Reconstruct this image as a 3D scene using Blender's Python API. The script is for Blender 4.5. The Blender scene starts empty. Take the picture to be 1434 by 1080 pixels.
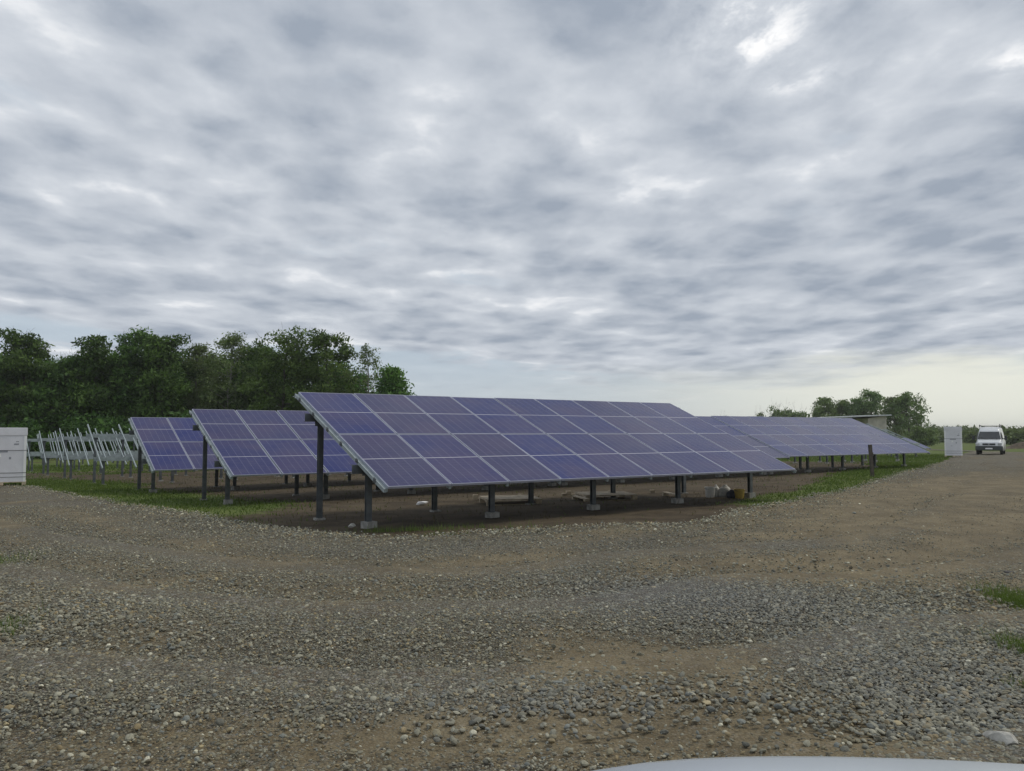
import bpy, bmesh, math, random
import numpy as np
from mathutils import Vector, Matrix, Euler

# ------------------------------------------------------------------ camera, sky, sun, exposure
SC = bpy.context.scene
COL = SC.collection
R = math.radians
F_PX, PITCH, CAM_Z = 1123.0, R(3.35), 1.5
CX, CY = 717.0, 540.0

cam_data = bpy.data.cameras.new('camera')
cam = bpy.data.objects.new('camera', cam_data)
COL.objects.link(cam)
cam.location = (0, 0, CAM_Z)
cam.rotation_euler = (R(90) + PITCH, 0, 0)
cam_data.sensor_fit = 'HORIZONTAL'
cam_data.sensor_width = 36.0
cam_data.lens = 36.0 * F_PX / 1434.0
cam_data.clip_start = 0.05
cam_data.clip_end = 6000
SC.camera = cam

SUN_AZ, SUN_EL = R(72), R(50)          # clockwise from +Y, above the horizon
SUN_STRENGTH, SUN_ANGLE = 1.45, R(16)
SKY_STRENGTH = 0.1

SC.view_settings.view_transform = 'Standard'
SC.view_settings.look = 'None'
SC.view_settings.exposure = 0.0
SC.view_settings.gamma = 1.0
SC.view_settings.use_curve_mapping = False
SC.cycles.max_bounces = 5
SC.cycles.diffuse_bounces = 3
SC.cycles.volume_bounces = 0


def ray(px, py):
    """view direction of a photograph pixel in the world"""
    u, v = (px - CX) / F_PX, -(py - CY) / F_PX
    c, s = math.cos(PITCH), math.sin(PITCH)
    d = Vector((u, c - v * s, s + v * c))
    return d.normalized()


def azel(px, py):
    d = ray(px, py)
    return math.atan2(d.x, d.y), math.asin(d.z)


class NT:
    """small wrapper for building node trees"""
    def __init__(self, tree):
        self.t = tree

    def n(self, kind, **kw):
        nd = self.t.nodes.new(kind)
        for k, v in kw.items():
            setattr(nd, k, v)
        return nd

    def put(self, sock, v):
        if v is None:
            return
        if isinstance(v, bpy.types.NodeSocket):
            self.t.links.new(v, sock)
        else:
            sock.default_value = v

    def m(self, op, a, b=None, c=None, clamp=False):
        nd = self.n('ShaderNodeMath', operation=op)
        nd.use_clamp = clamp
        for i, v in enumerate((a, b, c)):
            self.put(nd.inputs[i], v)
        return nd.outputs[0]

    def mix(self, f, a, b, mode='MIX'):
        nd = self.n('ShaderNodeMix', data_type='RGBA', blend_type=mode)
        self.put(nd.inputs[0], f)
        for s, v in ((nd.inputs[6], a), (nd.inputs[7], b)):
            if isinstance(v, (tuple, list)) and len(v) == 3:
                v = (*v, 1)
            self.put(s, v)
        return nd.outputs[2]

    def step(self, x, lo, hi):
        nd = self.n('ShaderNodeMapRange', interpolation_type='SMOOTHSTEP')
        self.put(nd.inputs[0], x)
        nd.inputs[1].default_value = lo
        nd.inputs[2].default_value = hi
        return nd.outputs[0]

    def lin(self, x, a, b, c, d):
        nd = self.n('ShaderNodeMapRange')
        self.put(nd.inputs[0], x)
        for i, v in enumerate((a, b, c, d)):
            nd.inputs[i + 1].default_value = v
        return nd.outputs[0]

    def noise(self, vec, scale, detail=4, rough=0.5, dist=0.0, out=0):
        nd = self.n('ShaderNodeTexNoise')
        self.put(nd.inputs['Vector'], vec)
        nd.inputs['Scale'].default_value = scale
        nd.inputs['Detail'].default_value = detail
        nd.inputs['Roughness'].default_value = rough
        nd.inputs['Distortion'].default_value = dist
        return nd.outputs[out]

    def noise2(self, *a, **k):
        out = self.noise(*a, **k)
        out.node.noise_dimensions = '2D'
        return out.node.outputs[0]

    def voronoi(self, vec, scale, feature='F1', rnd=1.0):
        nd = self.n('ShaderNodeTexVoronoi', feature=feature)
        self.put(nd.inputs['Vector'], vec)
        nd.inputs['Scale'].default_value = scale
        nd.inputs['Randomness'].default_value = rnd
        return nd

    def mapping(self, vec, loc=(0, 0, 0), rot=(0, 0, 0), scale=(1, 1, 1)):
        nd = self.n('ShaderNodeMapping')
        self.put(nd.inputs[0], vec)
        nd.inputs[1].default_value = loc
        nd.inputs[2].default_value = rot
        nd.inputs[3].default_value = scale
        return nd.outputs[0]

    def bump(self, h, strength, dist, normal=None):
        nd = self.n('ShaderNodeBump')
        nd.inputs['Strength'].default_value = strength
        nd.inputs['Distance'].default_value = dist
        self.put(nd.inputs['Height'], h)
        if normal is not None:
            self.put(nd.inputs['Normal'], normal)
        return nd.outputs[0]


def build_world():
    w = bpy.data.worlds.new('World')
    SC.world = w
    w.use_nodes = True
    t = w.node_tree
    t.nodes.clear()
    N = NT(t)
    tc = N.n('ShaderNodeTexCoord')
    g = tc.outputs['Generated']
    sep = N.n('ShaderNodeSeparateXYZ')
    t.links.new(g, sep.inputs[0])
    x, y, z = sep.outputs
    zc = N.m('MAXIMUM', z, 0.0)
    den = N.m('ADD', zc, 0.075)
    px, py = N.m('DIVIDE', x, den), N.m('DIVIDE', y, den)
    cb = N.n('ShaderNodeCombineXYZ')
    t.links.new(px, cb.inputs[0]); t.links.new(py, cb.inputs[1])
    P = cb.outputs[0]
    az = N.m('ARCTAN2', x, y)
    el = N.m('ARCSINE', z)

    def blob(px_, py_, sx, sy, tilt=0.0):
        a0, e0 = azel(px_, py_)
        da = N.m('SUBTRACT', az, a0)
        de = N.m('SUBTRACT', el, e0)
        c, s = math.cos(R(tilt)), math.sin(R(tilt))
        u = N.m('ADD', N.m('MULTIPLY', da, c * F_PX / sx), N.m('MULTIPLY', de, s * F_PX / sx))
        v = N.m('ADD', N.m('MULTIPLY', da, -s * F_PX / sy), N.m('MULTIPLY', de, c * F_PX / sy))
        q = N.m('ADD', N.m('MULTIPLY', u, u), N.m('MULTIPLY', v, v))
        return N.m('EXPONENT', N.m('MULTIPLY', q, -1.0))

    def add(*v):
        r = v[0]
        for q in v[1:]:
            r = N.m('ADD', r, q)
        return r

    def mul(a, b):
        return N.m('MULTIPLY', a, b)

    # cloud deck: soft lumps in bands running away from the viewer
    Pm = N.mapping(P, loc=(3.1, 1.7, 0), rot=(0, 0, R(-12)), scale=(1.0, 0.80, 1))
    warp = N.n('ShaderNodeTexNoise', noise_dimensions='2D')
    t.links.new(Pm, warp.inputs['Vector'])
    warp.inputs['Scale'].default_value = 1.6
    warp.inputs['Detail'].default_value = 3
    wv = N.n('ShaderNodeVectorMath', operation='MULTIPLY_ADD')
    t.links.new(warp.outputs['Color'], wv.inputs[0])
    wv.inputs[1].default_value = (0.16, 0.16, 0)
    t.links.new(Pm, wv.inputs[2])
    Pw = wv.outputs[0]
    n1 = N.noise2(Pm, 0.95, 3, 0.5, 0.2)
    n2 = N.noise2(Pw, 1.9, 7, 0.57)
    n3 = N.noise2(Pw, 5.5, 5, 0.62)
    def puffs(vec, sc, sm):
        vo = N.n('ShaderNodeTexVoronoi', feature='SMOOTH_F1', voronoi_dimensions='2D')
        N.put(vo.inputs['Vector'], vec)
        vo.inputs['Scale'].default_value = sc
        vo.inputs['Smoothness'].default_value = sm
        vo.inputs['Detail'].default_value = 1.0 if sc < 4 else 0.0
        vo.inputs['Roughness'].default_value = 0.45
        return vo.outputs['Distance']
    wp = N.n('ShaderNodeVectorMath', operation='MULTIPLY_ADD')
    fn = N.n('ShaderNodeTexNoise', noise_dimensions='2D')
    N.put(fn.inputs['Vector'], Pm)
    fn.inputs['Scale'].default_value = 5.0
    fn.inputs['Detail'].default_value = 6
    fn.inputs['Roughness'].default_value = 0.62
    t.links.new(fn.outputs['Color'], wp.inputs[0])
    wp.inputs[1].default_value = (0.15, 0.15, 0)
    t.links.new(Pw, wp.inputs[2])
    cell = puffs(wp.outputs[0], 2.7, 0.5)
    small = puffs(wp.outputs[0], 6.2, 0.45)
    fade = N.step(z, 0.02, 0.22)
    deck = add(mul(n1, 0.40), mul(n2, 0.58), mul(N.m('SUBTRACT', cell, 0.38), 0.36), mul(N.m('SUBTRACT', small, 0.40), N.lin(z, 0.06, 0.30, 0.10, 0.26)), -0.075, mul(N.m('SUBTRACT', n3, 0.5), N.lin(fade, 0, 1, 0.16, 0.28)), -0.10)
    puff = N.lin(N.noise2(wp.outputs[0], 5.2, 6, 0.62), 0.34, 0.64, 0.35, 1.25)
    # thick and thin parts of the deck as they lie in this sky
    thick = add(mul(blob(1290, 70, 220, 80, -6), -0.06), mul(blob(1050, 420, 330, 80, -3), -0.07),
                mul(blob(850, 110, 110, 70), -0.07), mul(blob(330, 405, 220, 50, -10), -0.05),
                mul(blob(1330, 300, 160, 60), -0.05), mul(blob(600, 215, 90, 40, -20), -0.04),
                mul(blob(170, 60, 130, 40, -25), -0.05), mul(blob(200, 200, 120, 40, -30), -0.04),
                mul(mul(blob(1018, 34, 75, 46, -15), 0.36), puff), mul(mul(blob(1092, 52, 44, 26), 0.16), puff), mul(mul(N.m('SUBTRACT', n3, 0.5), 0.9), blob(1050, 42, 110, 60)), mul(blob(1055, 45, 160, 80), 0.06), mul(blob(60, 115, 100, 60, -25), 0.07),
                mul(blob(660, 140, 50, 26), 0.05), mul(blob(735, 192, 40, 26), 0.06),
                mul(mul(blob(860, 268, 90, 18, -4), 0.06), puff), mul(mul(blob(1010, 287, 90, 16, -6), 0.10), puff),
                mul(mul(blob(1150, 108, 85, 20, 3), 0.26), puff), mul(blob(590, 295, 80, 26, -20), 0.04),
                mul(blob(390, 220, 70, 30, -20), 0.02), mul(mul(blob(60, 360, 130, 24, -22), 0.02), puff),
                mul(blob(630, 345, 160, 40, -12), 0.05), mul(blob(640, 430, 200, 40, -5), 0.05),
                mul(blob(1310, 215, 40, 14, 10), 0.16), mul(blob(1285, 238, 40, 9, 12), 0.10),
                mul(blob(1370, 341, 30, 9, 8), 0.16), mul(mul(blob(1432, 78, 46, 20, 20), 0.28), puff),
                mul(blob(840, 395, 70, 18), 0.10), mul(blob(250, 440, 260, 14, -8), 0.06))
    dk = N.m('ADD', deck, thick)
    light = N.lin(dk, 0.13, 0.66, 0.0, 1.0)
    core = N.step(dk, 0.56, 0.80)
    cloud = N.mix(light, (0.340, 0.390, 0.468), (0.685, 0.722, 0.775))
    cloud = N.mix(core, cloud, (0.92, 0.93, 0.95))
    cloud = N.mix(N.step(dk, 0.72, 1.0), cloud, (1.25, 1.25, 1.22))
    # clear sky low down, seen through gaps
    sky = N.n('ShaderNodeTexSky', sky_type='NISHITA')
    sky.sun_disc = False
    sky.sun_elevation = SUN_EL
    sky.sun_rotation = SUN_AZ
    sky.air_density = 1.0
    sky.dust_density = 2.0
    clear = N.mix(0.88, sky.outputs[0], (5.1, 6.0, 6.9, 1))
    low = N.step(z, 0.140, 0.03)
    gapn = N.noise2(N.mapping(P, loc=(1.3, 9.2, 0), scale=(0.7, 0.5, 1)), 2.2, 6, 0.6, 0.3)
    gap = mul(N.step(add(gapn, mul(low, 0.42), mul(blob(660, 395, 90, 24, -12), 0.30), mul(blob(600, 520, 300, 50), 0.20),
                         mul(blob(60, 455, 160, 24, -4), 0.24), mul(blob(1020, 470, 330, 70, -2), -0.40),
                         mul(blob(330, 425, 160, 40, -8), -0.2)), 0.62, 0.90), 0.80)
    # pale haze near the horizon, warm under the sun
    hz = N.step(z, 0.105, 0.0)
    warm = mul(N.step(az, R(-8), R(30)), N.step(z, 0.095, 0.05))
    edge = add(z, mul(N.noise2(N.mapping(P, loc=(4, 4, 0), scale=(.5, .5, 1)), 1.0, 6, 0.6), 0.10))
    cream = mul(N.step(az, R(4), R(27)), N.step(edge, 0.140, 0.104))
    scale = N.n('ShaderNodeVectorMath', operation='SCALE')
    t.links.new(cloud, scale.inputs[0])
    scale.inputs['Scale'].default_value = 1.0 / SKY_STRENGTH
    col = N.mix(gap, scale.outputs[0], clear)
    k = 1.0 / SKY_STRENGTH
    col = N.mix(mul(hz, 0.62), col, (0.60 * k, 0.645 * k, 0.67 * k, 1))
    col = N.mix(mul(warm, 0.55), col, (0.64 * k, 0.665 * k, 0.62 * k, 1))
    col = N.mix(mul(cream, 0.80), col, (0.88 * k, 0.885 * k, 0.775 * k, 1))
    bg = N.n('ShaderNodeBackground')
    t.links.new(col, bg.inputs[0])
    bg.inputs[1].default_value = SKY_STRENGTH
    out = N.n('ShaderNodeOutputWorld')
    t.links.new(bg.outputs[0], out.inputs[0])


build_world()
sun_data = bpy.data.lights.new('sun', 'SUN')
sun_data.energy = SUN_STRENGTH
sun_data.angle = SUN_ANGLE
sun_data.color = (1.0, 0.93, 0.80)
sun = bpy.data.objects.new('sun', sun_data)
COL.objects.link(sun)
_sd = Vector((math.sin(SUN_AZ) * math.cos(SUN_EL), math.cos(SUN_AZ) * math.cos(SUN_EL), math.sin(SUN_EL)))
sun.rotation_euler = _sd.to_track_quat('Z', 'Y').to_euler()
sun.location = _sd * 100

# ------------------------------------------------------------------ lie of the land
ROW_AZ = 0.9494                                   # the rows run this far right of the view
DV = np.array([math.sin(ROW_AZ), math.cos(ROW_AZ)])    # along the rows
NV = np.array([-math.cos(ROW_AZ), math.sin(ROW_AZ)])   # across them, away from the viewer
TILT = R(22.8)
ROTZ = math.atan2(DV[1], DV[0])


def ground(x, y):
    x, y = np.asarray(x, float), np.asarray(y, float)
    p = x * NV[0] + y * NV[1]
    d = x * DV[0] + y * DV[1]
    q = p - 9.0
    fall = np.log1p(np.exp(np.clip(q, -40, 40) / 1.0)) * (q < 40) + q * (q >= 40)
    fall = 62 * np.tanh(fall / 62)
    rise = np.clip(d - 6, 0, 31) - 1.63 * np.clip(d - 38, 0, 19)
    z = -0.0208 * fall + 0.0045 * rise
    und = 0.018 * np.sin(x * .9 + 1.3 * np.sin(y * .35)) * np.sin(y * .75 + .6) + 0.012 * np.sin(x * 2.1 + y * 1.3)
    near = np.exp(-((x / 60) ** 2 + (y / 60) ** 2))
    return z + und * near


def G(x, y):
    return float(ground(x, y))


def at(px, py):
    """the point of the ground seen at a photograph pixel"""
    d = ray(px, py)
    t = 0.5
    lo, hi = 0.5, 0.5
    while hi < 3000:
        hi = hi * 1.02 + .05
        if CAM_Z + d.z * hi < G(d.x * hi, d.y * hi):
            break
        lo = hi
    for _ in range(40):
        m = .5 * (lo + hi)
        if CAM_Z + d.z * m < G(d.x * m, d.y * m):
            hi = m
        else:
            lo = m
    return (d.x * hi, d.y * hi)


def on_ray(px, dist):
    """ground position straight below pixel column px at forward distance dist"""
    u = (px - CX) / F_PX
    return (u * dist * 1.0017, dist)


def dp(d, p):
    v = DV * d + NV * p
    return float(v[0]), float(v[1])


# ------------------------------------------------------------------ object helpers
def tag(o, label=None, cat=None, group=None, kind=None):
    for k, v in (('label', label), ('category', cat), ('group', group), ('kind', kind)):
        if v:
            o[k] = v
    return o


def link(o, parent=None):
    COL.objects.link(o)
    if parent is not None:
        o.parent = parent
    return o


def empty(name, loc, rz=0.0):
    o = bpy.data.objects.new(name, None)
    o.empty_display_size = 0.2
    o.location = loc
    o.rotation_euler = (0, 0, rz)
    return link(o)


def copy_tree(o, parent=None):
    c = o.copy()
    COL.objects.link(c)
    c.parent = parent
    for ch in o.children:
        copy_tree(ch, c)
    return c


def np_mesh(name, verts, faces, mats, fmat=None, smooth=False):
    """faces: (n,3) or (n,4) array"""
    verts = np.asarray(verts, np.float32)
    faces = np.asarray(faces, np.int32)
    me = bpy.data.meshes.new(name)
    n, k = faces.shape
    me.vertices.add(len(verts))
    me.vertices.foreach_set('co', verts.ravel())
    me.loops.add(n * k)
    me.loops.foreach_set('vertex_index', faces.ravel())
    me.polygons.add(n)
    me.polygons.foreach_set('loop_start', np.arange(0, n * k, k, dtype=np.int32))
    me.polygons.foreach_set('loop_total', np.full(n, k, np.int32))
    if fmat is not None:
        me.polygons.foreach_set('material_index', np.asarray(fmat, np.int32))
    me.polygons.foreach_set('use_smooth', np.full(n, smooth, bool))
    for m in (mats if isinstance(mats, (list, tuple)) else [mats]):
        me.materials.append(m)
    me.update(calc_edges=True)
    return me


class MB:
    """collects boxes, tubes, lathes; builds ONE mesh object"""
    def __init__(self):
        self.v, self.f, self.m = [], [], []

    def add(self, vs, fs, mi=0):
        o = len(self.v)
        self.v += [tuple(p) for p in vs]
        self.f += [tuple(o + i for i in f) for f in fs]
        self.m += [mi] * len(fs)
        return self

    def box(self, lo, hi, M=None, mi=0):
        (a, b, c), (d, e, f) = lo, hi
        vs = [(a, b, c), (d, b, c), (d, e, c), (a, e, c), (a, b, f), (d, b, f), (d, e, f), (a, e, f)]
        if M is not None:
            vs = [tuple(M @ Vector(p)) for p in vs]
        return self.add(vs, [(0, 3, 2, 1), (4, 5, 6, 7), (0, 1, 5, 4), (1, 2, 6, 5), (2, 3, 7, 6), (3, 0, 4, 7)], mi)

    def tube(self, a, b, ra, rb=None, n=10, mi=0, caps=True):
        rb = ra if rb is None else rb
        a, b = Vector(a), Vector(b)
        q = (b - a).to_track_quat('Z', 'Y')
        vs, fs = [], []
        for c, r in ((a, ra), (b, rb)):
            for i in range(n):
                w = 2 * math.pi * i / n
                vs.append(c + q @ Vector((r * math.cos(w), r * math.sin(w), 0)))
        for i in range(n):
            j = (i + 1) % n
            fs.append((i, j, n + j, n + i))
        if caps:
            fs += [tuple(range(n - 1, -1, -1)), tuple(range(n, 2 * n))]
        return self.add(vs, fs, mi)

    def lathe(self, prof, n=20, mi=0, c=(0, 0, 0)):
        vs, fs = [], []
        for r, z in prof:
            for i in range(n):
                w = 2 * math.pi * i / n
                vs.append((c[0] + r * math.cos(w), c[1] + r * math.sin(w), c[2] + z))
        for k in range(len(prof) - 1):
            for i in range(n):
                j = (i + 1) % n
                fs.append((k * n + i, k * n + j, (k + 1) * n + j, (k + 1) * n + i))
        return self.add(vs, fs, mi)

    def mesh(self, name, mats, smooth=False):
        me = bpy.data.meshes.new(name)
        me.from_pydata(self.v, [], self.f)
        for m in (mats if isinstance(mats, (list, tuple)) else [mats]):
            me.materials.append(m)
        me.polygons.foreach_set('material_index', self.m)
        me.polygons.foreach_set('use_smooth', [smooth] * len(self.f))
        me.update()
        return me

    def build(self, name, mats, parent=None, loc=(0, 0, 0), rot=(0, 0, 0), smooth=False, bevel=0, seg=2):
        o = bpy.data.objects.new(name, self.mesh(name, mats, smooth))
        o.location = loc
        o.rotation_euler = rot
        if bevel:
            b = o.modifiers.new('bevel', 'BEVEL')
            b.width = bevel
            b.segments = seg
            b.limit_method = 'ANGLE'
        return link(o, parent)


# ------------------------------------------------------------------ materials
def material(name):
    m = bpy.data.materials.new(name)
    m.use_nodes = True
    t = m.node_tree
    b = t.nodes['Principled BSDF']
    return m, NT(t), b


def obj_coord(N):
    return N.n('ShaderNodeTexCoord').outputs['Object']


def world_pos(N):
    return N.n('ShaderNodeNewGeometry').outputs['Position']


def simple(name, col, rough=0.6, metal=0.0, var=0.12, scale=4.0, bump=0.0, bscale=40.0, dirt=None, spec=0.5):
    m, N, b = material(name)
    v = obj_coord(N)
    n = N.noise(v, scale, 6, 0.6)
    lo = tuple(c * (1 - var * 2) for c in col)
    hi = tuple(min(1, c * (1 + var)) for c in col)
    c = N.mix(N.step(n, 0.3, 0.7), lo, hi)
    if dirt:
        c = N.mix(N.m('MULTIPLY', N.step(N.noise(v, scale * 2.3, 8, 0.7), 0.5, 0.75), 0.6), c, dirt)
    N.put(b.inputs['Base Color'], c)
    b.inputs['Roughness'].default_value = rough
    b.inputs['Metallic'].default_value = metal
    b.inputs['Specular IOR Level'].default_value = spec
    if bump:
        N.put(b.inputs['Normal'], N.bump(N.noise(v, bscale, 4, 0.6), 0.6, bump))
    return m


M = {}
M['galv'] = simple('galvanised_steel', (0.31, 0.36, 0.372), 0.5, 0.15, 0.10, 9.0, dirt=(0.30, 0.33, 0.33))
M['post'] = simple('shaded_steel', (0.115, 0.13, 0.14), 0.55, 0.3, 0.15, 7.0, dirt=(0.16, 0.13, 0.10))  # galvanised steel too, shade under the tables put into its darker colour
M['alu'] = simple('anodised_aluminium', (0.40, 0.42, 0.51), 0.45, 0.25, 0.05, 5.0)
M['backsheet'] = simple('backsheet', (0.55, 0.55, 0.56), 0.6, 0, 0.04)
M['concrete'] = simple('concrete', (0.34, 0.335, 0.31), 0.9, 0, 0.2, 8.0, 0.004, 60, dirt=(0.2, 0.17, 0.13))
M['wood'] = simple('pallet_wood', (0.50, 0.42, 0.30), 0.8, 0, 0.18, 6.0, 0.002, 60, dirt=(0.22, 0.17, 0.11))
M['wood_dark'] = simple('weathered_wood', (0.10, 0.085, 0.07), 0.9, 0, 0.2, 8.0, 0.003, 50)
M['carton'] = simple('white_carton', (0.72, 0.72, 0.755), 0.75, 0, 0.04, 1.5, 0.004, 5, dirt=(0.62, 0.61, 0.62))
M['strap'] = simple('strap', (0.07, 0.075, 0.08), 0.5, 0, 0.1)
M['print'] = simple('grey_print', (0.30, 0.31, 0.34), 0.7, 0, 0.1, 30)
M['label'] = simple('paper_label', (0.86, 0.86, 0.85), 0.6, 0, 0.02)
M['white_paint'] = simple('white_paint', (0.72, 0.74, 0.75), 0.3, 0, 0.04, 2.0, dirt=(0.60, 0.58, 0.53))
M['rubber'] = simple('rubber', (0.022, 0.022, 0.023), 0.85, 0, 0.15, 8)
M['dark_plastic'] = simple('dark_plastic', (0.035, 0.038, 0.04), 0.55, 0, 0.1, 5)
M['bumper_plastic'] = simple('bumper_plastic', (0.055, 0.065, 0.065), 0.6, 0, 0.12, 5, dirt=(0.11, 0.10, 0.08))
M['chrome'] = simple('rim_metal', (0.42, 0.43, 0.44), 0.35, 0.8, 0.08, 6)
M['glass_dark'] = simple('car_glass', (0.025, 0.03, 0.035), 0.06, 0, 0.05, 2, spec=0.8)
M['lamp_glass'] = simple('lamp_glass', (0.55, 0.57, 0.58), 0.12, 0.3, 0.08, 12)
M['car_paint'] = simple('silver_blue_paint', (0.60, 0.65, 0.70), 0.25, 0.35, 0.03, 2.0)
M['yellow'] = simple('yellow_plastic', (0.36, 0.25, 0.05), 0.5, 0, 0.12, 9, dirt=(0.3, 0.2, 0.06))
M['white_plastic'] = simple('white_plastic', (0.62, 0.61, 0.57), 0.5, 0, 0.08, 8, dirt=(0.36, 0.33, 0.28))
M['sack'] = simple('woven_sack', (0.50, 0.49, 0.45), 0.9, 0, 0.12, 12, 0.01, 25, dirt=(0.30, 0.27, 0.22))
M['dark_bag'] = simple('dark_bag', (0.03, 0.032, 0.045), 0.7, 0, 0.2, 12, 0.01, 22)
M['render_wall'] = simple('rendered_wall', (0.47, 0.44, 0.38), 0.9, 0, 0.12, 1.2, 0.004, 20, dirt=(0.33, 0.31, 0.27))
M['roof_sheet'] = simple('roof_sheet', (0.50, 0.52, 0.53), 0.45, 0.3, 0.08, 1.5)
M['bark'] = simple('bark', (0.085, 0.075, 0.06), 0.95, 0, 0.25, 3.0, 0.02, 14)
M['bark_pale'] = simple('pale_bark', (0.22, 0.21, 0.185), 0.95, 0, 0.25, 3.0, 0.02, 14)
M['pale_rock'] = simple('pale_rock', (0.42, 0.41, 0.37), 0.9, 0, 0.18, 12, 0.006, 40)
M['dark_rock'] = simple('dark_rock', (0.07, 0.065, 0.06), 0.9, 0, 0.2, 14, 0.006, 40)
M['brown_earth'] = simple('brown_earth', (0.10, 0.075, 0.05), 0.95, 0, 0.3, 2.5, 0.05, 9, dirt=(0.06, 0.07, 0.03))


def make_cell_material():
    """silicon cells behind glass: six columns, two half fields, a white gap between"""
    m, N, b = material('solar_cells')
    v = obj_coord(N)
    sep = N.n('ShaderNodeSeparateXYZ')
    N.t.links.new(v, sep.inputs[0])
    x, y, _ = sep.outputs
    info = N.n('ShaderNodeObjectInfo')
    rnd = info.outputs['Random']

    def lines(co, off, pitch, half):
        f = N.m('FRACT', N.m('DIVIDE', N.m('ADD', co, off), pitch))
        d = N.m('MULTIPLY', N.m('ABSOLUTE', N.m('SUBTRACT', f, 0.5)), pitch)
        return N.step(d, half, half * 0.5)

    cw = (PW - 0.05) / 6
    ch = (PH / 2 - 0.04) / 10
    colgap = lines(x, -0.025 + cw / 2, cw, 0.006)
    rowgap = lines(y, -0.025 + ch / 2, ch, 0.003)
    bus = lines(x, -0.025, cw / 5, 0.0016)
    mid = N.step(N.m('ABSOLUTE', N.m('SUBTRACT', y, PH / 2)), 0.011, 0.007)
    ex = N.m('MINIMUM', x, N.m('SUBTRACT', PW, x))
    ey = N.m('MINIMUM', y, N.m('SUBTRACT', PH, y))
    edge = N.step(N.m('MINIMUM', ex, ey), 0.018, 0.013)
    base = N.mix(rnd, (0.008, 0.016, 0.125), (0.032, 0.032, 0.098))
    blotch = N.noise(N.mapping(v, scale=(1.2, 0.8, 1)), 1.3, 3, 0.5)
    w4 = N.n('ShaderNodeTexNoise', noise_dimensions='4D')
    N.put(w4.inputs['Vector'], v)
    N.put(w4.inputs['W'], N.m('MULTIPLY', rnd, 40))
    w4.inputs['Scale'].default_value = 0.9
    base = N.mix(N.m('MULTIPLY', N.step(w4.outputs[0], 0.42, 0.68), 0.55), base, (0.052, 0.038, 0.105))
    cell = N.n('ShaderNodeTexWhiteNoise', noise_dimensions='3D')
    cv = N.n('ShaderNodeCombineXYZ')
    N.put(cv.inputs[0], N.m('FLOOR', N.m('DIVIDE', N.m('ADD', x, -0.025), cw)))
    N.put(cv.inputs[1], N.m('FLOOR', N.m('DIVIDE', N.m('ADD', y, -0.025), ch)))
    N.put(cv.inputs[2], N.m('MULTIPLY', rnd, 91))
    N.put(cell.inputs['Vector'], cv.outputs[0])
    base = N.mix(N.m('MULTIPLY', cell.outputs['Value'], 0.16), base, (0.07, 0.065, 0.12))
    c = N.mix(N.m('MULTIPLY', bus, 0.16), base, (0.30, 0.31, 0.38))
    c = N.mix(N.m('MULTIPLY', rowgap, 0.14), c, (0.35, 0.36, 0.42))
    c = N.mix(N.m('MULTIPLY', colgap, 0.34), c, (0.30, 0.30, 0.42))
    c = N.mix(N.m('MAXIMUM', mid, edge), c, (0.52, 0.52, 0.58))
    dust = N.noise(N.mapping(world_pos(N), scale=(1, 1, 1)), 0.9, 6, 0.65)
    c = N.mix(N.lin(dust, 0.35, 0.75, 0.0, 0.10), c, (0.30, 0.27, 0.25))
    N.put(b.inputs['Base Color'], c)
    N.put(b.inputs['Roughness'], N.lin(blotch, 0.3, 0.7, 0.13, 0.22))
    b.inputs['IOR'].default_value = 1.24
    N.put(b.inputs['Specular Tint'], (0.68, 0.69, 1.0, 1))
    return m


PW, PH, GAPM = 1.134, 2.088, 0.020       # module width, height, gap between modules
PITCHX = PW + GAPM
M['cells'] = make_cell_material()


def leaf_material(name, dark, light, trans=0.25):
    m, N, b = material(name)
    at_ = N.n('ShaderNodeAttribute', attribute_name='tint')
    info = N.n('ShaderNodeObjectInfo')
    c = N.mix(at_.outputs['Fac'], dark, light)
    hs = N.n('ShaderNodeHueSaturation')
    N.put(hs.inputs['Hue'], N.lin(info.outputs['Random'], 0, 1, 0.485, 0.515))
    N.put(hs.inputs['Value'], N.lin(info.outputs['Random'], 0, 1, 0.8, 1.2))
    N.put(hs.inputs['Color'], c)
    c = hs.outputs[0]
    N.put(b.inputs['Base Color'], c)
    b.inputs['Roughness'].default_value = 0.65
    b.inputs['Specular IOR Level'].default_value = 0.25
    tr = N.n('ShaderNodeBsdfTranslucent')
    N.put(tr.inputs[0], N.mix(1.0, c, (1.0, 1.05, 0.5), 'MULTIPLY'))
    mx = N.n('ShaderNodeMixShader')
    mx.inputs[0].default_value = trans
    N.t.links.new(b.outputs[0], mx.inputs[1])
    N.t.links.new(tr.outputs[0], mx.inputs[2])
    out = [n for n in N.t.nodes if n.type == 'OUTPUT_MATERIAL'][0]
    N.t.links.new(mx.outputs[0], out.inputs[0])
    return m


M['leaf_dark'] = leaf_material('dark_leaves', (0.036, 0.080, 0.018), (0.140, 0.260, 0.056))
M['leaf_mid'] = leaf_material('green_leaves', (0.050, 0.102, 0.024), (0.160, 0.270, 0.064))
M['leaf_pale'] = leaf_material('pale_leaves', (0.088, 0.122, 0.044), (0.200, 0.250, 0.095))
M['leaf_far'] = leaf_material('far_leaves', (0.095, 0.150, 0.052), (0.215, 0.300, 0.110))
M['blade'] = leaf_material('grass_blades', (0.050, 0.082, 0.018), (0.150, 0.195, 0.050), 0.3)
M['blade_dry'] = leaf_material('dry_blades', (0.060, 0.055, 0.022), (0.150, 0.130, 0.060), 0.2)


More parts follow.
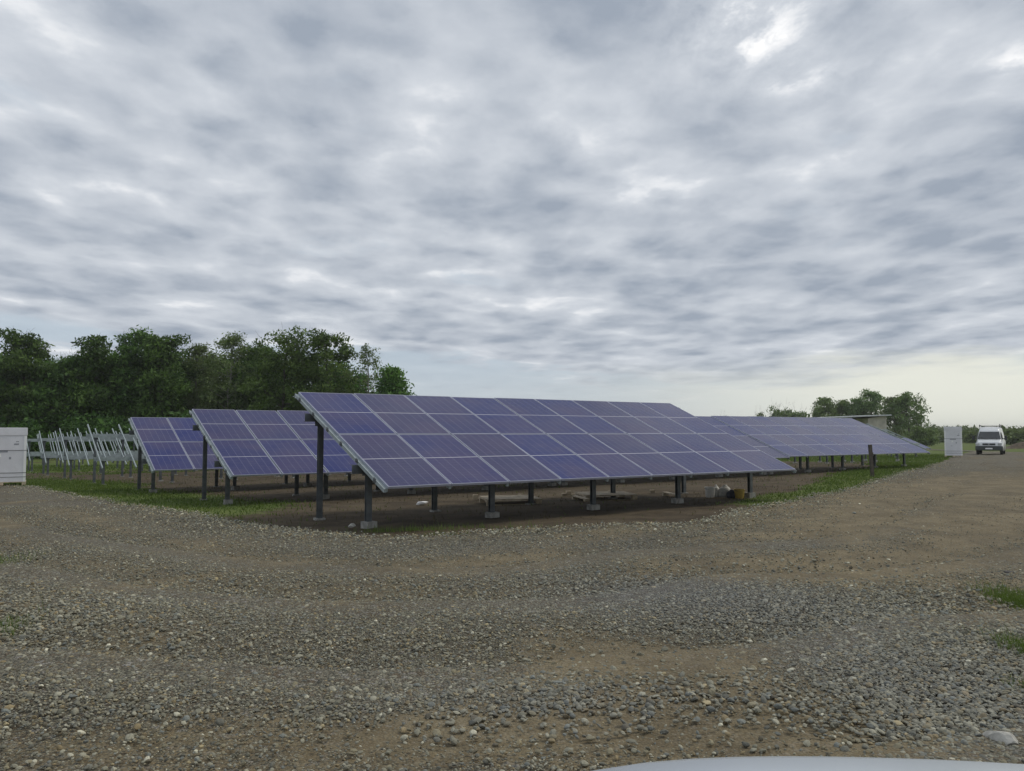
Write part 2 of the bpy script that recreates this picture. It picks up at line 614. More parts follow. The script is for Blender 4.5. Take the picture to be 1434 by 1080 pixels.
def make_ground_material():
    m, N, b = material('field_ground')
    a = N.n('ShaderNodeAttribute', attribute_name='cover')
    sep = N.n('ShaderNodeSeparateColor')
    N.t.links.new(a.outputs['Color'], sep.inputs[0])
    v = world_pos(N)
    big = N.noise(v, 0.22, 5, 0.6)
    mid = N.noise(v, 1.3, 6, 0.65)
    fine = N.noise(v, 14, 6, 0.7)
    grassy = N.m('ADD', sep.outputs[0], N.m('MULTIPLY', N.m('SUBTRACT', N.m('ADD', N.m('MULTIPLY', mid, .6), N.m('MULTIPLY', fine, .4)), 0.5), 1.3))
    soil = N.mix(N.step(mid, 0.35, 0.65), (0.050, 0.038, 0.024), (0.094, 0.072, 0.045))
    soil = N.mix(N.m('MULTIPLY', N.step(big, 0.4, 0.65), 0.5), soil, (0.108, 0.086, 0.056))
    soil = N.mix(N.m('MULTIPLY', N.step(fine, 0.55, 0.75), 0.35), soil, (0.19, 0.15, 0.10))
    grass = N.mix(N.step(fine, 0.3, 0.7), (0.045, 0.074, 0.016), (0.120, 0.160, 0.038))
    grass = N.mix(N.m('MULTIPLY', N.step(big, 0.4, 0.62), 0.5), grass, (0.145, 0.165, 0.050))
    c = N.mix(N.step(grassy, 0.35, 0.65), soil, grass)
    N.put(b.inputs['Base Color'], c)
    b.inputs['Roughness'].default_value = 0.95
    b.inputs['Specular IOR Level'].default_value = 0.15
    h = N.m('ADD', N.m('MULTIPLY', fine, 0.5), mid)
    N.put(b.inputs['Normal'], N.bump(h, 0.9, 0.06))
    return m


def make_gravel_material():
    m, N, b = material('gravel')
    a = N.n('ShaderNodeAttribute', attribute_name='cover')
    sep = N.n('ShaderNodeSeparateColor')
    N.t.links.new(a.outputs['Color'], sep.inputs[0])
    dirt_a, blue_a = sep.outputs[0], sep.outputs[1]
    v = world_pos(N)
    big = N.noise(v, 0.35, 5, 0.6)
    mid = N.noise(v, 1.6, 6, 0.65)
    v1 = N.voronoi(v, 58)
    v2 = N.voronoi(v, 28)
    v3 = N.voronoi(v, 110)

    def stone(vn):
        s = N.n('ShaderNodeSeparateColor')
        N.t.links.new(vn.outputs['Color'], s.inputs[0])
        g = N.mix(s.outputs[0], (0.122, 0.119, 0.094), (0.335, 0.322, 0.255))
        g = N.mix(N.step(s.outputs[1], 0.72, 0.80), g, (0.185, 0.150, 0.105))
        g = N.mix(N.step(s.outputs[2], 0.93, 0.96), g, (0.38, 0.37, 0.34))
        return g, s
    c1, s1 = stone(v1)
    c2, s2 = stone(v2)
    c3, s3 = stone(v3)
    pick = N.step(N.m('ADD', s2.outputs[2], N.m('MULTIPLY', mid, 0.8)), 0.98, 1.02)
    st = N.mix(N.step(s1.outputs[1], 0.42, 0.46), c3, c1)
    st = N.mix(pick, st, c2)
    st = N.mix(N.m('MULTIPLY', blue_a, 0.5), st, N.mix(s1.outputs[0], (0.10, 0.112, 0.128), (0.25, 0.27, 0.295)))
    st = N.mix(1.0, st, (0.88, 0.86, 0.83), 'MULTIPLY')
    # dark joints between stones belong to the fines there
    joint = N.step(v1.outputs['Distance'], 0.45, 0.75)
    st = N.mix(N.m('MULTIPLY', joint, 0.6), st, (0.060, 0.052, 0.036))
    dirt = N.mix(N.step(mid, 0.35, 0.65), (0.142, 0.110, 0.060), (0.235, 0.188, 0.108))
    fine = N.noise(v, 60, 4, 0.7)
    dirt = N.mix(N.m('MULTIPLY', N.step(fine, 0.5, 0.68), 0.5), dirt, (0.085, 0.075, 0.06))
    dm = N.m('ADD', dirt_a, N.m('MULTIPLY', N.m('SUBTRACT', N.m('ADD', N.m('MULTIPLY', mid, 0.6), N.m('MULTIPLY', s1.outputs[1], 0.4)), 0.5), 1.1))
    dmask = N.step(dm, 0.32, 0.72)
    c = N.mix(N.m('MULTIPLY', dmask, 0.72), st, dirt)
    c = N.mix(N.m('MULTIPLY', N.step(big, 0.55, 0.35), 0.22), c, (0.055, 0.05, 0.042))
    N.put(b.inputs['Base Color'], c)
    b.inputs['Roughness'].default_value = 0.92
    b.inputs['Specular IOR Level'].default_value = 0.2
    h1 = N.m('SUBTRACT', 1.0, v1.outputs['Distance'])
    h2 = N.m('MULTIPLY', N.m('SUBTRACT', 1.0, v2.outputs['Distance']), pick)
    h = N.m('ADD', N.m('ADD', h1, h2), N.m('MULTIPLY', mid, 0.7))
    h = N.m('MULTIPLY', h, N.m('SUBTRACT', 1.0, N.m('MULTIPLY', dmask, 0.6)))
    N.put(b.inputs['Normal'], N.bump(h, 1.0, 0.022))
    return m


def make_stone_material():
    m, N, b = material('loose_stone')
    a = N.n('ShaderNodeAttribute', attribute_name='stone_col', attribute_type='INSTANCER')
    v = obj_coord(N)
    n = N.noise(v, 3.0, 5, 0.6)
    c = N.mix(N.m('MULTIPLY', N.step(n, 0.4, 0.7), 0.35), a.outputs['Color'], (0.10, 0.085, 0.065))
    N.put(b.inputs['Base Color'], c)
    b.inputs['Roughness'].default_value = 0.85
    b.inputs['Specular IOR Level'].default_value = 0.25
    return m


M['ground'] = make_ground_material()
M['gravel'] = make_gravel_material()
M['stone'] = make_stone_material()


# ------------------------------------------------------------------ value noise for layout masks
class VN:
    def __init__(self, seed):
        self.g = np.random.default_rng(seed).random((256, 256))

    def __call__(self, x, y):
        xi, yi = np.floor(x).astype(int), np.floor(y).astype(int)
        fx, fy = x - xi, y - yi
        fx, fy = fx * fx * (3 - 2 * fx), fy * fy * (3 - 2 * fy)
        g = lambda i, j: self.g[i % 256, j % 256]
        return (g(xi, yi) * (1 - fx) + g(xi + 1, yi) * fx) * (1 - fy) + (g(xi, yi + 1) * (1 - fx) + g(xi + 1, yi + 1) * fx) * fy

    def fbm(self, x, y, o=4):
        s, a, t = 0, 1, 0
        for k in range(o):
            s = s + a * self(x * 2 ** k + 17 * k, y * 2 ** k + 5 * k)
            t += a
            a *= .5
        return s / t


vn = VN(5)

# ------------------------------------------------------------------ edge of the gravel
EDGE_PX = [(28, 679), (90, 690), (180, 707), (300, 728), (400, 744), (470, 750), (537, 754), (608, 753), (660, 746),
           (748, 740), (819, 740), (907, 736), (934, 736), (987, 731), (1036, 717), (1077, 707), (1138, 697),
           (1199, 683), (1260, 664), (1304, 653), (1325, 644), (1338, 638.5), (1352, 634.5), (1366, 632.6)]
edge = [at(*p) for p in EDGE_PX]
e0, e1 = np.array(edge[0]), np.array(edge[1])
u0 = np.array([-0.93, 0.37])
far = np.array(edge[-1])
EDGE = [tuple(e0 + u0 * k) for k in (120, 60, 30, 12)] + edge + [tuple(far + np.array([3, 14])), tuple(far + np.array([6, 45]))]
EDGE = np.array(EDGE)


def resample(P, step_fn):
    out = [P[0]]
    for a, b in zip(P[:-1], P[1:]):
        L = np.hypot(*(b - a))
        n = max(1, int(L / step_fn(0.5 * (a + b))))
        for k in range(1, n + 1):
            out.append(a + (b - a) * k / n)
    return np.array(out)


def smooth_line(P, it=2):
    for _ in range(it):
        Q = [P[0]]
        for a, b in zip(P[:-1], P[1:]):
            Q += [.75 * a + .25 * b, .25 * a + .75 * b]
        Q.append(P[-1])
        P = np.array(Q)
    return P


E_line = resample(smooth_line(EDGE), lambda c: max(0.12, 0.01 * np.hypot(*c)))
nrm = np.gradient(E_line, axis=0)
nrm = np.stack([nrm[:, 1], -nrm[:, 0]], 1) / np.linalg.norm(nrm, axis=1)[:, None]     # towards the gravel
s_len = np.concatenate([[0], np.cumsum(np.linalg.norm(np.diff(E_line, axis=0), axis=1))])
wob = (vn.fbm(s_len * .5, s_len * 0 + 3.3, 4) - .5) * 0.7 + (vn.fbm(s_len * 4, s_len * 0 + 9.3, 3) - .5) * 0.22
E_line = E_line + nrm * wob[:, None]


def edge_dist(x, y):
    """signed distance from the gravel's edge, positive on the field side"""
    x, y = np.ravel(x), np.ravel(y)
    P = E_line[::3]
    out = np.empty(len(x))
    A, B = P[:-1], P[1:]
    AB = B - A
    L2 = (AB ** 2).sum(1)
    for i in range(0, len(x), 4000):
        q = np.stack([x[i:i + 4000], y[i:i + 4000]], 1)[:, None, :]
        t = np.clip(((q - A) * AB).sum(2) / L2, 0, 1)
        c = A + t[..., None] * AB
        dd = ((q - c) ** 2).sum(2)
        k = dd.argmin(1)
        r = np.arange(len(k))
        v = q[:, 0, :] - c[r, k]
        sg = AB[k, 0] * v[:, 1] - AB[k, 1] * v[:, 0]
        out[i:i + 4000] = np.sqrt(dd[r, k]) * np.sign(sg)
    return out


# ------------------------------------------------------------------ ground sheet
def axis(lo_far, lo, hi, hi_far, st):
    a = list(np.arange(lo, hi + st, st))
    s = st
    up = [a[-1]]
    while up[-1] < hi_far:
        s *= 1.18
        up.append(up[-1] + s)
    s = st
    dn = [a[0]]
    while dn[-1] > lo_far:
        s *= 1.18
        dn.append(dn[-1] - s)
    return np.array(dn[:0:-1] + a + up[1:])


def grid_faces(nx, ny):
    i, j = np.meshgrid(np.arange(nx - 1), np.arange(ny - 1), indexing='ij')
    a = i * ny + j
    return np.stack([a, a + ny, a + ny + 1, a + 1], -1).reshape(-1, 4)


def set_cover(me, arr):
    ca = me.color_attributes.new('cover', 'FLOAT_COLOR', 'POINT')
    ca.data.foreach_set('color', np.asarray(arr, np.float32).ravel())


def grass_amount(x, y):
    """how much of the field ground is under grass (0..1)"""
    ed = edge_dist(x, y)
    p = x * NV[0] + y * NV[1]
    d = x * DV[0] + y * DV[1]
    n = vn.fbm(x * .35, y * .35, 4)
    left = np.clip((8.6 - d) / 3.2, 0, 1) * (.22 + .78 * np.clip((p - 15.5) / 3, 0, 1))                # green strip before the rows' left ends
    strip_l = left * np.clip((4.6 - ed) / 2.6, 0, 1)
    right = np.clip((d - 13.2) / 2.2, 0, 1)
    strip_r = right * np.clip((1.5 + .07 * np.clip(d - 14, 0, 60) - ed) / 0.9 + (n - .5), 0, 1)
    far_ = np.clip((p - 42) / 14, 0, 1) * .8 + np.clip((d - 40) / 8, 0, 1) * .9
    rows_l = np.clip((8 - d) / 4, 0, 1) * np.clip((p - 20) / 8, 0, 1) * .38
    thin = np.clip((1.0 - ed) / 1.0, 0, 1) * 0.22
    g = np.maximum.reduce([strip_l, strip_r, far_, rows_l, thin])
    return np.clip(g * (.55 + .9 * n) + (n - .58) * .9, 0, 1)


xs = axis(-2600, -50, 75, 2600, 0.75)
ys = axis(-600, -8, 100, 3500, 0.75)
gx, gy = np.meshgrid(xs, ys, indexing='ij')
gz = ground(gx, gy)
me = np_mesh('ground', np.stack([gx, gy, gz - 0.02], -1).reshape(-1, 3), grid_faces(len(xs), len(ys)), M['ground'], smooth=True)
ga = grass_amount(gx.ravel(), gy.ravel())
far_r = np.hypot(gx, gy).ravel()
ga = np.where(far_r > 130, 1.0, ga)
set_cover(me, np.stack([ga, ga * 0, ga * 0, ga * 0 + 1], 1))
o = link(bpy.data.objects.new('ground', me))
tag(o, kind='structure')

# ------------------------------------------------------------------ gravel road and yard
NV_ = 90
tt = np.linspace(0, 1, NV_) ** 1.8
fpts = []
for k, (q, dn) in enumerate(zip(E_line, nrm)):
    fpts.append(q)
F_line = np.array([[-70, -30], [-40, -18], [-15, -10], [0, -9], [8, -8], [16, 0], [23, 12], [33, 32], [42, 55], [52, 80], [60, 120]], float)
F_line = smooth_line(F_line)
fs = np.concatenate([[0], np.cumsum(np.linalg.norm(np.diff(F_line, axis=0), axis=1))])
es = s_len / s_len[-1]
# opposite side follows the edge by its own share of length, eased towards the yard
sh = np.interp(es, [0, .35, .5, .62, .72, .86, 1], [0, .20, .32, .46, .58, .80, 1]) * fs[-1]
Fp = np.stack([np.interp(sh, fs, F_line[:, 0]), np.interp(sh, fs, F_line[:, 1])], 1)
P3 = E_line[:, None, :] * (1 - tt)[None, :, None] + Fp[:, None, :] * tt[None, :, None]
rx, ry = P3[..., 0], P3[..., 1]
crown = 0.03 * np.clip(tt * 12, 0, 1)[None, :]
_ed = -edge_dist(rx.ravel(), ry.ravel()).reshape(rx.shape)
_wob = (vn.fbm(rx * .12 + 4, ry * .12, 3) - .5) * 1.6
ruts = sum(-.022 * np.exp(-((_ed - c0 - _wob) / .32) ** 2) + .012 * np.exp(-((_ed - c0 - .55 - _wob) / .25) ** 2) for c0 in (2.4, 4.2, 6.3, 8.1))
rz = ground(rx, ry) + 0.004 + crown + ruts * (_ed > .8) - 0.022 * (tt[None, :] == 0)
rme = np_mesh('gravel_road', np.stack([rx, ry, rz], -1).reshape(-1, 3), grid_faces(len(E_line), NV_)[:, ::-1], M['gravel'], smooth=True)


def ell(x, y, px, py, sx, sy, rot=0):
    cx, cy = at(px, py)
    dx, dy = x - cx, y - cy
    c, s = math.cos(R(rot)), math.sin(R(rot))
    return np.exp(-(((dx * c + dy * s) / sx) ** 2 + ((-dx * s + dy * c) / sy) ** 2))


def dirt_amount(x, y):
    dv = np.array([math.sin(R(33)), math.cos(R(33))])
    al = x * dv[0] + y * dv[1]
    ac = x * dv[1] - y * dv[0]
    n = vn.fbm(ac * .55 + 3, al * .12 + 8, 4)
    g = 0.22 + (n - .5) * 1.25
    ed = -edge_dist(x, y)
    wv = (vn.fbm(al * .15, ac * .05 + 40, 3) - .5) * 2.2
    for c0, wd, am in ((2.2, .45, .28), (3.9, .5, .30), (6.2, .6, .30), (8.0, .6, .30), (10.5, .8, .18)):
        g = g + am * np.exp(-((ed - c0 - wv) / wd) ** 2) * (.5 + vn.fbm(al * .5, ed * .8 + 9, 3))
    g = g - .10
    g = g + ell(x, y, 1250, 720, 3.0, 9.0, -28) * .55 + ell(x, y, 1380, 670, 6, 22, -32) * .35
    g = g + ell(x, y, 1000, 960, .9, 1.1) * .55 + ell(x, y, 1060, 1010, .8, .7) * .4 + ell(x, y, 200, 890, .7, .9) * .5
    g = g + ell(x, y, 640, 1030, 1.2, .35) * .5 + ell(x, y, 1080, 800, 1.6, 1.2, -30) * .45 + ell(x, y, 800, 900, .5, .8) * .4
    g = g + ell(x, y, 480, 860, .5, .7) * .3 + ell(x, y, 330, 760, 2.5, 1.0) * .15
    g = g - ell(x, y, 970, 840, 1.3, .9, -20) * .6 - ell(x, y, 1300, 930, 1.0, 1.8, -20) * .6 - ell(x, y, 600, 900, 2, 1.2) * .3
    g = g - ell(x, y, 780, 770, 4, 1.0) * .3 - ell(x, y, 450, 960, 1.2, .9) * .2
    return np.clip(g, 0, 1)


def blue_amount(x, y):
    return np.clip(ell(x, y, 970, 840, 1.4, 1.0, -20) + .6 * ell(x, y, 780, 1000, .9, .5) + .6 * ell(x, y, 1280, 960, .8, 1.2) + .4 * ell(x, y, 850, 770, 4, 1.0), 0, 1)


dd_ = dirt_amount(rx.ravel(), ry.ravel())
bb_ = blue_amount(rx.ravel(), ry.ravel())
set_cover(rme, np.stack([dd_, bb_, dd_ * 0, dd_ * 0 + 1], 1))
o = link(bpy.data.objects.new('gravel_road', rme))
tag(o, kind='structure')

# ------------------------------------------------------------------ loose stones
rng = np.random.default_rng(11)


def stone_points():
    X, Y, S, B = [], [], [], []
    def scatter(n, y0, y1, wmul, rmed, rsig, coarse=False):
        y = rng.uniform(y0, y1, n)
        x = rng.uniform(-1, 1, n) * (1.5 + y * wmul)
        r = np.minimum(rmed * np.exp(rng.normal(0, rsig, n)), .0135)
        keep = rng.random(n) > dirt_amount(x, y) * np.where(r < rmed, .80, 1.03)
        X.append(x[keep]); Y.append(y[keep]); S.append(r[keep])
    scatter(125000, 3.0, 6.5, .75, .0049, .48)
    scatter(125000, 6.5, 11, .72, .0062, .44)
    scatter(80000, 11, 19, .70, .0095, .38)
    # coarse pebbles heaped on the right and the left verge
    for (px, py, sx, sy, n, r) in ((1340, 960, .5, 1.1, 6500, .0095), (1290, 1020, .4, .35, 1600, .010), (60, 880, .9, 1.3, 3000, .0115),
                                   (1350, 880, .7, 1.5, 4000, .010), (960, 840, 1.3, .9, 6000, .0085), (800, 985, .8, .35, 2000, .0105)):
        cx, cy = at(px, py)
        X.append(cx + rng.normal(0, sx, n)); Y.append(cy + rng.normal(0, sy, n)); S.append(np.minimum(r * np.exp(rng.normal(0, .38, n)), .021))
    x, y, s = map(np.concatenate, (X, Y, S))
    ok = (edge_dist(x, y) < -0.05) & (y > 2.6)
    x, y, s = x[ok], y[ok], s[ok]
    # spill of pale chippings along the edge of the gravel
    m = (E_line[:, 1] < 45) & (E_line[:, 0] > -22) & (E_line[:, 0] < 24)
    k = rng.choice(np.nonzero(m)[0], 9000)
    off = rng.exponential(.45, 9000) - .10
    ex, ey = E_line[k, 0] + nrm[k, 0] * off + rng.normal(0, .08, 9000), E_line[k, 1] + nrm[k, 1] * off + rng.normal(0, .08, 9000)
    es_ = .0105 * np.exp(rng.normal(0, .35, 9000))
    bright = np.concatenate([np.zeros(len(x)), np.full(9000, .35)])
    return np.concatenate([x, ex]), np.concatenate([y, ey]), np.concatenate([s, es_]), bright


sx_, sy_, ss_, sb_ = stone_points()
n_st = len(sx_)
sz_ = ground(sx_, sy_) + 0.036 + ss_ * 0.12
pal = np.array([(.195, .186, .155), (.265, .252, .215), (.145, .143, .132), (.23, .203, .148), (.33, .312, .265), (.24, .188, .118),
                (.180, .190, .192), (.110, .096, .074), (.55, .52, .45), (.36, .295, .19)]) * np.array([1.10, 1.12, 1.0])
pw = np.array([.2, .2, .14, .12, .1, .07, .08, .05, .015, .025]); pw /= pw.sum()
colr = pal[rng.choice(len(pal), n_st, p=pw)] * rng.uniform(.75, 1.2, (n_st, 1))
bl = blue_amount(sx_, sy_)[:, None] * .45
colr = colr * (1 - bl) + bl * np.array([.21, .218, .222]) * rng.uniform(.7, 1.4, (n_st, 1))
colr = colr * (1 + sb_[:, None])
sme = bpy.data.meshes.new('loose_gravel')
sme.vertices.add(n_st)
sme.vertices.foreach_set('co', np.stack([sx_, sy_, sz_], 1).astype(np.float32).ravel())
for nm, ty, ar in (('s_scale', 'FLOAT_VECTOR', np.stack([ss_ * rng.uniform(.9, 1.4, n_st), ss_ * rng.uniform(.75, 1.15, n_st), ss_ * rng.uniform(.45, .85, n_st)], 1)),
                   ('s_rot', 'FLOAT_VECTOR', np.stack([rng.normal(0, .35, n_st), rng.normal(0, .35, n_st), rng.uniform(0, 6.28, n_st)], 1))):
    sme.attributes.new(nm, ty, 'POINT').data.foreach_set('vector', ar.astype(np.float32).ravel())
sme.attributes.new('s_col', 'FLOAT_COLOR', 'POINT').data.foreach_set('color', np.concatenate([colr, np.ones((n_st, 1))], 1).astype(np.float32).ravel())
sme.attributes.new('s_kind', 'INT', 'POINT').data.foreach_set('value', rng.integers(0, 6, n_st).astype(np.int32))
so = link(bpy.data.objects.new('loose_gravel', sme))
tag(so, 'loose grey and tan stones lying over the gravel yard', kind='stuff')


def stone_nodes():
    g = bpy.data.node_groups.new('scatter_stones', 'GeometryNodeTree')
    g.interface.new_socket('Geometry', in_out='INPUT', socket_type='NodeSocketGeometry')
    g.interface.new_socket('Geometry', in_out='OUTPUT', socket_type='NodeSocketGeometry')
    N = NT(g)
    gi, go = N.n('NodeGroupInput'), N.n('NodeGroupOutput')
    L = g.links.new
    join = N.n('GeometryNodeJoinGeometry')
    for k in range(6):
        ico = N.n('GeometryNodeMeshIcoSphere')
        ico.inputs['Subdivisions'].default_value = 2
        pos = N.n('GeometryNodeInputPosition')
        vo = N.n('ShaderNodeTexVoronoi', voronoi_dimensions='4D')
        vo.inputs['Scale'].default_value = .8
        vo.inputs['W'].default_value = k * 3.7
        L(pos.outputs[0], vo.inputs['Vector'])
        sc = N.n('ShaderNodeVectorMath', operation='SCALE')
        mr = N.m('ADD', N.m('MULTIPLY', vo.outputs['Distance'], .75), .55)
        L(pos.outputs[0], sc.inputs[0]); L(mr, sc.inputs['Scale'])
        sp = N.n('GeometryNodeSetPosition')
        L(ico.outputs[0], sp.inputs['Geometry']); L(sc.outputs[0], sp.inputs['Position'])
        sm = N.n('GeometryNodeSetMaterial')
        sm.inputs['Material'].default_value = M['stone']
        L(sp.outputs[0], sm.inputs[0])
        ti = N.n('GeometryNodeGeometryToInstance')
        L(sm.outputs[0], ti.inputs[0])
        L(ti.outputs[0], join.inputs[0])

    def attr(nm, ty):
        a = N.n('GeometryNodeInputNamedAttribute', data_type=ty)
        a.inputs['Name'].default_value = nm
        return a.outputs['Attribute']
    mp = N.n('GeometryNodeMeshToPoints')
    L(gi.outputs[0], mp.inputs[0])
    ip = N.n('GeometryNodeInstanceOnPoints')
    L(mp.outputs[0], ip.inputs['Points'])
    L(join.outputs[0], ip.inputs['Instance'])
    ip.inputs['Pick Instance'].default_value = True
    L(attr('s_kind', 'INT'), ip.inputs['Instance Index'])
    L(attr('s_rot', 'FLOAT_VECTOR'), ip.inputs['Rotation'])
    L(attr('s_scale', 'FLOAT_VECTOR'), ip.inputs['Scale'])
    st = N.n('GeometryNodeStoreNamedAttribute', data_type='FLOAT_COLOR', domain='INSTANCE')
    st.inputs['Name'].default_value = 'stone_col'
    L(ip.outputs[0], st.inputs['Geometry'])
    L(attr('s_col', 'FLOAT_COLOR'), st.inputs['Value'])
    L(st.outputs[0], go.inputs[0])
    return g


so.modifiers.new('scatter', 'NODES').node_group = stone_nodes()


# ------------------------------------------------------------------ solar tables and bare racks
LS = 2 * PH + GAPM                     # slope length of two modules
CT, ST_ = math.cos(TILT), math.sin(TILT)
CLEAR = 0.68
YF, YR = 1.02, 3.12                    # the two lines of posts, measured level from the low edge
RAIL_H, BEAM_H = 0.065, 0.15


def under(y, drop=0.0):
    return CLEAR + y * math.tan(TILT) - drop


def panel_meshes():
    a = MB()
    a.box((0.002, 0.002, 0.004), (PW - .002, PH - .002, 0.033))
    lam = a.mesh('solar_panel', [M['backsheet'], M['cells']])
    for p in lam.polygons:
        if p.normal.z > .9:
            p.material_index = 1
    lip, t0, t1 = 0.011, 0.0, 0.037
    f = MB()
    f.box((0, 0, t0), (PW, lip, t1)).box((0, PH - lip, t0), (PW, PH, t1))
    f.box((0, lip + .0005, t0), (lip, PH - lip - .0005, t1)).box((PW - lip, lip + .0005, t0), (PW, PH - lip - .0005, t1))
    return lam, f.mesh('frame', M['alu'])


LAM, FRAME = panel_meshes()
rp = random.Random(4)


def add_panels(t, ncol, pitchx, rows=2):
    for c in range(ncol):
        for r in range(rows):
            o = bpy.data.objects.new('solar_panel', LAM)
            q = r * (PH + GAPM)
            o.location = (c * pitchx, q * CT, CLEAR + q * ST_)
            o.rotation_euler = (TILT + R(rp.uniform(-.22, .22)), R(rp.uniform(-.12, .12)), 0)
            link(o, t)
            fo = bpy.data.objects.new('frame', FRAME)
            link(fo, o)


def c_section(w, h, L, th=0.008, axis='x'):
    """channel of length L along x: web and two flanges; origin at top centre"""
    m = MB()
    m.box((0, -w / 2, -h), (L, -w / 2 + th, 0))
    m.box((0, -w / 2 + th + .0003, -th), (L, w / 2, 0))
    m.box((0, -w / 2 + th + .0003, -h), (L, w / 2, -h + th))
    return m


RAIL = MB().box((-.022, .02, -RAIL_H), (.022, LS - .02, -.003))
RAIL_BARE = MB().box((-.019, -.03, -.07), (.019, LS + .015, -.003)).mesh('rail', M['galv'])
RAIL = RAIL.mesh('rail', M['galv'])
_c = MB()
_c.box((-.014, -.035, -.05), (0, .035, .02)).tube((-.014, 0, -.02), (-.026, 0, -.02), .013, n=6)
CLAMP = _c.mesh('clamp', M['post'])
END_RAIL = MB().box((-.03, -.0, -.062), (-.006, LS + .005, -.002)).box((-.0055, -.0, -.062), (.02, LS + .005, -.05)).mesh('end_channel', M['galv'])


def post_mesh(h, name):
    m = MB()
    w, dth, th = .095, .08, .012
    m.box((-w / 2, -dth / 2, -.25), (w / 2, -dth / 2 + th, h))
    m.box((-w / 2, dth / 2 - th, -.25), (w / 2, dth / 2, h))
    m.box((-th / 2, -dth / 2 + th + .0003, -.25), (th / 2, dth / 2 - th - .0003, h))
    return m.mesh(name, M['post'])


HF = under(YF, (RAIL_H + .012) / CT) - .005
HR = under(YR, (RAIL_H + .012) / CT) - .005
POST_F, POST_R = post_mesh(HF - .03 + .02, 'post'), post_mesh(HR - .03 + .06, 'post')
_f = MB(); _f.box((-.098, -.098, -.12), (.098, .098, .10))
FOOT = _f.mesh('footing', M['concrete'])
_f = MB(); _f.box((-.09, -.09, -.12), (.09, .09, .02))
FOOT_LOW = _f.mesh('footing', M['concrete'])
_b = MB(); _b.box((-.09, -.06, -.16), (.09, -.052, .03)).box((-.09, .052, -.16), (.09, .06, .03))
BRACKET = _b.mesh('bracket', M['post'])


def add_structure(t, length, rail_x, post_x, light, low_foot=False, stub=.16):
    """posts, two long beams and the sloping rails"""
    steel = M['galv'] if light else M['post']
    for y, hh in ((YF, HF), (YR, HR)):
        bm = c_section(.07, BEAM_H, length + 2 * stub)
        bm.build('beam', M['galv'] if light else M['post'], t, (-stub, y, hh))  # table beams take the darker steel, their shade put into the colour
        for x in post_x:
            gz_ = -.0208 * y + .0045 * x
            o = bpy.data.objects.new('post', POST_F if y == YF else POST_R)
            o.location = (x, y + .092, gz_ - (.02 if y == YF else .06) + .03 - .012)
            if light:
                pass
            link(o, t)
            fo = bpy.data.objects.new('footing', FOOT if (y == YF and not low_foot) else FOOT_LOW)
            fo.location = (rp.uniform(-.02, .02), rp.uniform(-.02, .02), (.02 if y == YF else .06) - .03)
            fo.rotation_euler = (0, 0, rp.uniform(-.25, .25))
            link(fo, o)
            br = bpy.data.objects.new('bracket', BRACKET)
            br.location = (0, -.0, (HF if y == YF else HR) - gz_ - .03)
            link(br, o)
    for x in rail_x:
        o = bpy.data.objects.new('rail', RAIL_BARE if light else RAIL)
        o.location = (x, 0, CLEAR)
        o.rotation_euler = (TILT, 0, 0)
        link(o, t)


def base_at(d, p):
    x, y = dp(d, p)
    return (x, y, G(x, y))


def table(d, p, ncol, label, PITCHX=PITCHX, ends='lr', rows=2, light=False):
    b = base_at(d, p)
    t = empty('solar_table', b, ROTZ)
    tag(t, label, 'solar panels', 'tilted tables of solar panels in the field')
    L = (ncol - 1) * PITCHX + PW
    add_panels(t, ncol, PITCHX, rows)
    rails = [-.012] + [c * PITCHX - GAPM / 2 for c in range(1, ncol)] + [L + .012]
    n = max(2, int(round((L - .4) / 2.5)) + 1)
    posts = [.2 + (L - .4) * k / (n - 1) for k in range(n)]
    add_structure(t, L, rails, posts, light)
    for x in [v for e, v in (('l', -.036), ('r', L + .036)) if e in ends and not light]:
        o = bpy.data.objects.new('end_channel', END_RAIL)
        o.location = (x, 0, CLEAR)
        o.rotation_euler = (TILT, 0, 0)
        if x > 0:
            o.scale = (-1, 1, 1)
        link(o, t)
        for q in (.35, 1.08, 1.78, 2.42, 3.15, 3.90):
            k = bpy.data.objects.new('clamp', CLAMP)
            k.location = (-.031, q, 0)
            link(k, o)
    return t


def rack(d, p, length, label, step=1.154):
    t = empty('panel_rack', base_at(d, p), ROTZ)
    tag(t, label, 'steel rack', 'bare steel racks still waiting for panels')
    n = int(length / step)
    add_structure(t, length, [k * step for k in range(n + 1)], [.2 + 2.5 * k for k in range(int((length - .4) / 2.5) + 1)], True, True)
    return t


T1 = table(5.71, 11.27, 9, 'nearest and largest solar table, purple blue panels, standing at the bend of the gravel')
P2 = PITCHX * 27.5 / 27
T2 = table(5.63, 18.98, 9, 'second solar table back, left end showing between the nearest table and the third one', P2, 'l')
D2 = 5.63 + 9 * P2
T2b = table(D2, 18.98, 9, 'solar table half hidden behind the right end of the nearest table', P2, '')
T2c = table(D2 + 9 * P2, 18.98, 9, 'far right solar table ending behind the leaning stake, greyest panels of its row', P2, 'r')
T3 = table(5.30, 25.66, 9, 'third solar table back, farthest left of the ones carrying panels, next to bare racks')
T4 = table(62.4, 33.4, 3, 'small distant table with panels on its lower half only, past the pale shed', PITCHX, '', 1, True)
RACKS = [(5.02, 33.0, 34.0, 'nearest bare steel rack, its tall left rafter next to the third solar table'),
         (4.82, 40.4, 34.0, 'second bare steel rack, left end just left of the nearest rack'),
         (4.62, 47.6, 34.0, 'third bare steel rack in the left field, midway between wood and solar tables'),
         (4.50, 54.8, 34.0, 'fourth bare steel rack, left end just right of the white packing crate'),
         (4.30, 62.0, 34.0, 'fifth bare steel rack, partly behind the white packing crate'),
         (4.10, 69.2, 34.0, 'last bare steel rack, closest to the dark wood')]
for i, a in enumerate(RACKS):
    rack(*a, step=1.154 if i < 1 else .77)
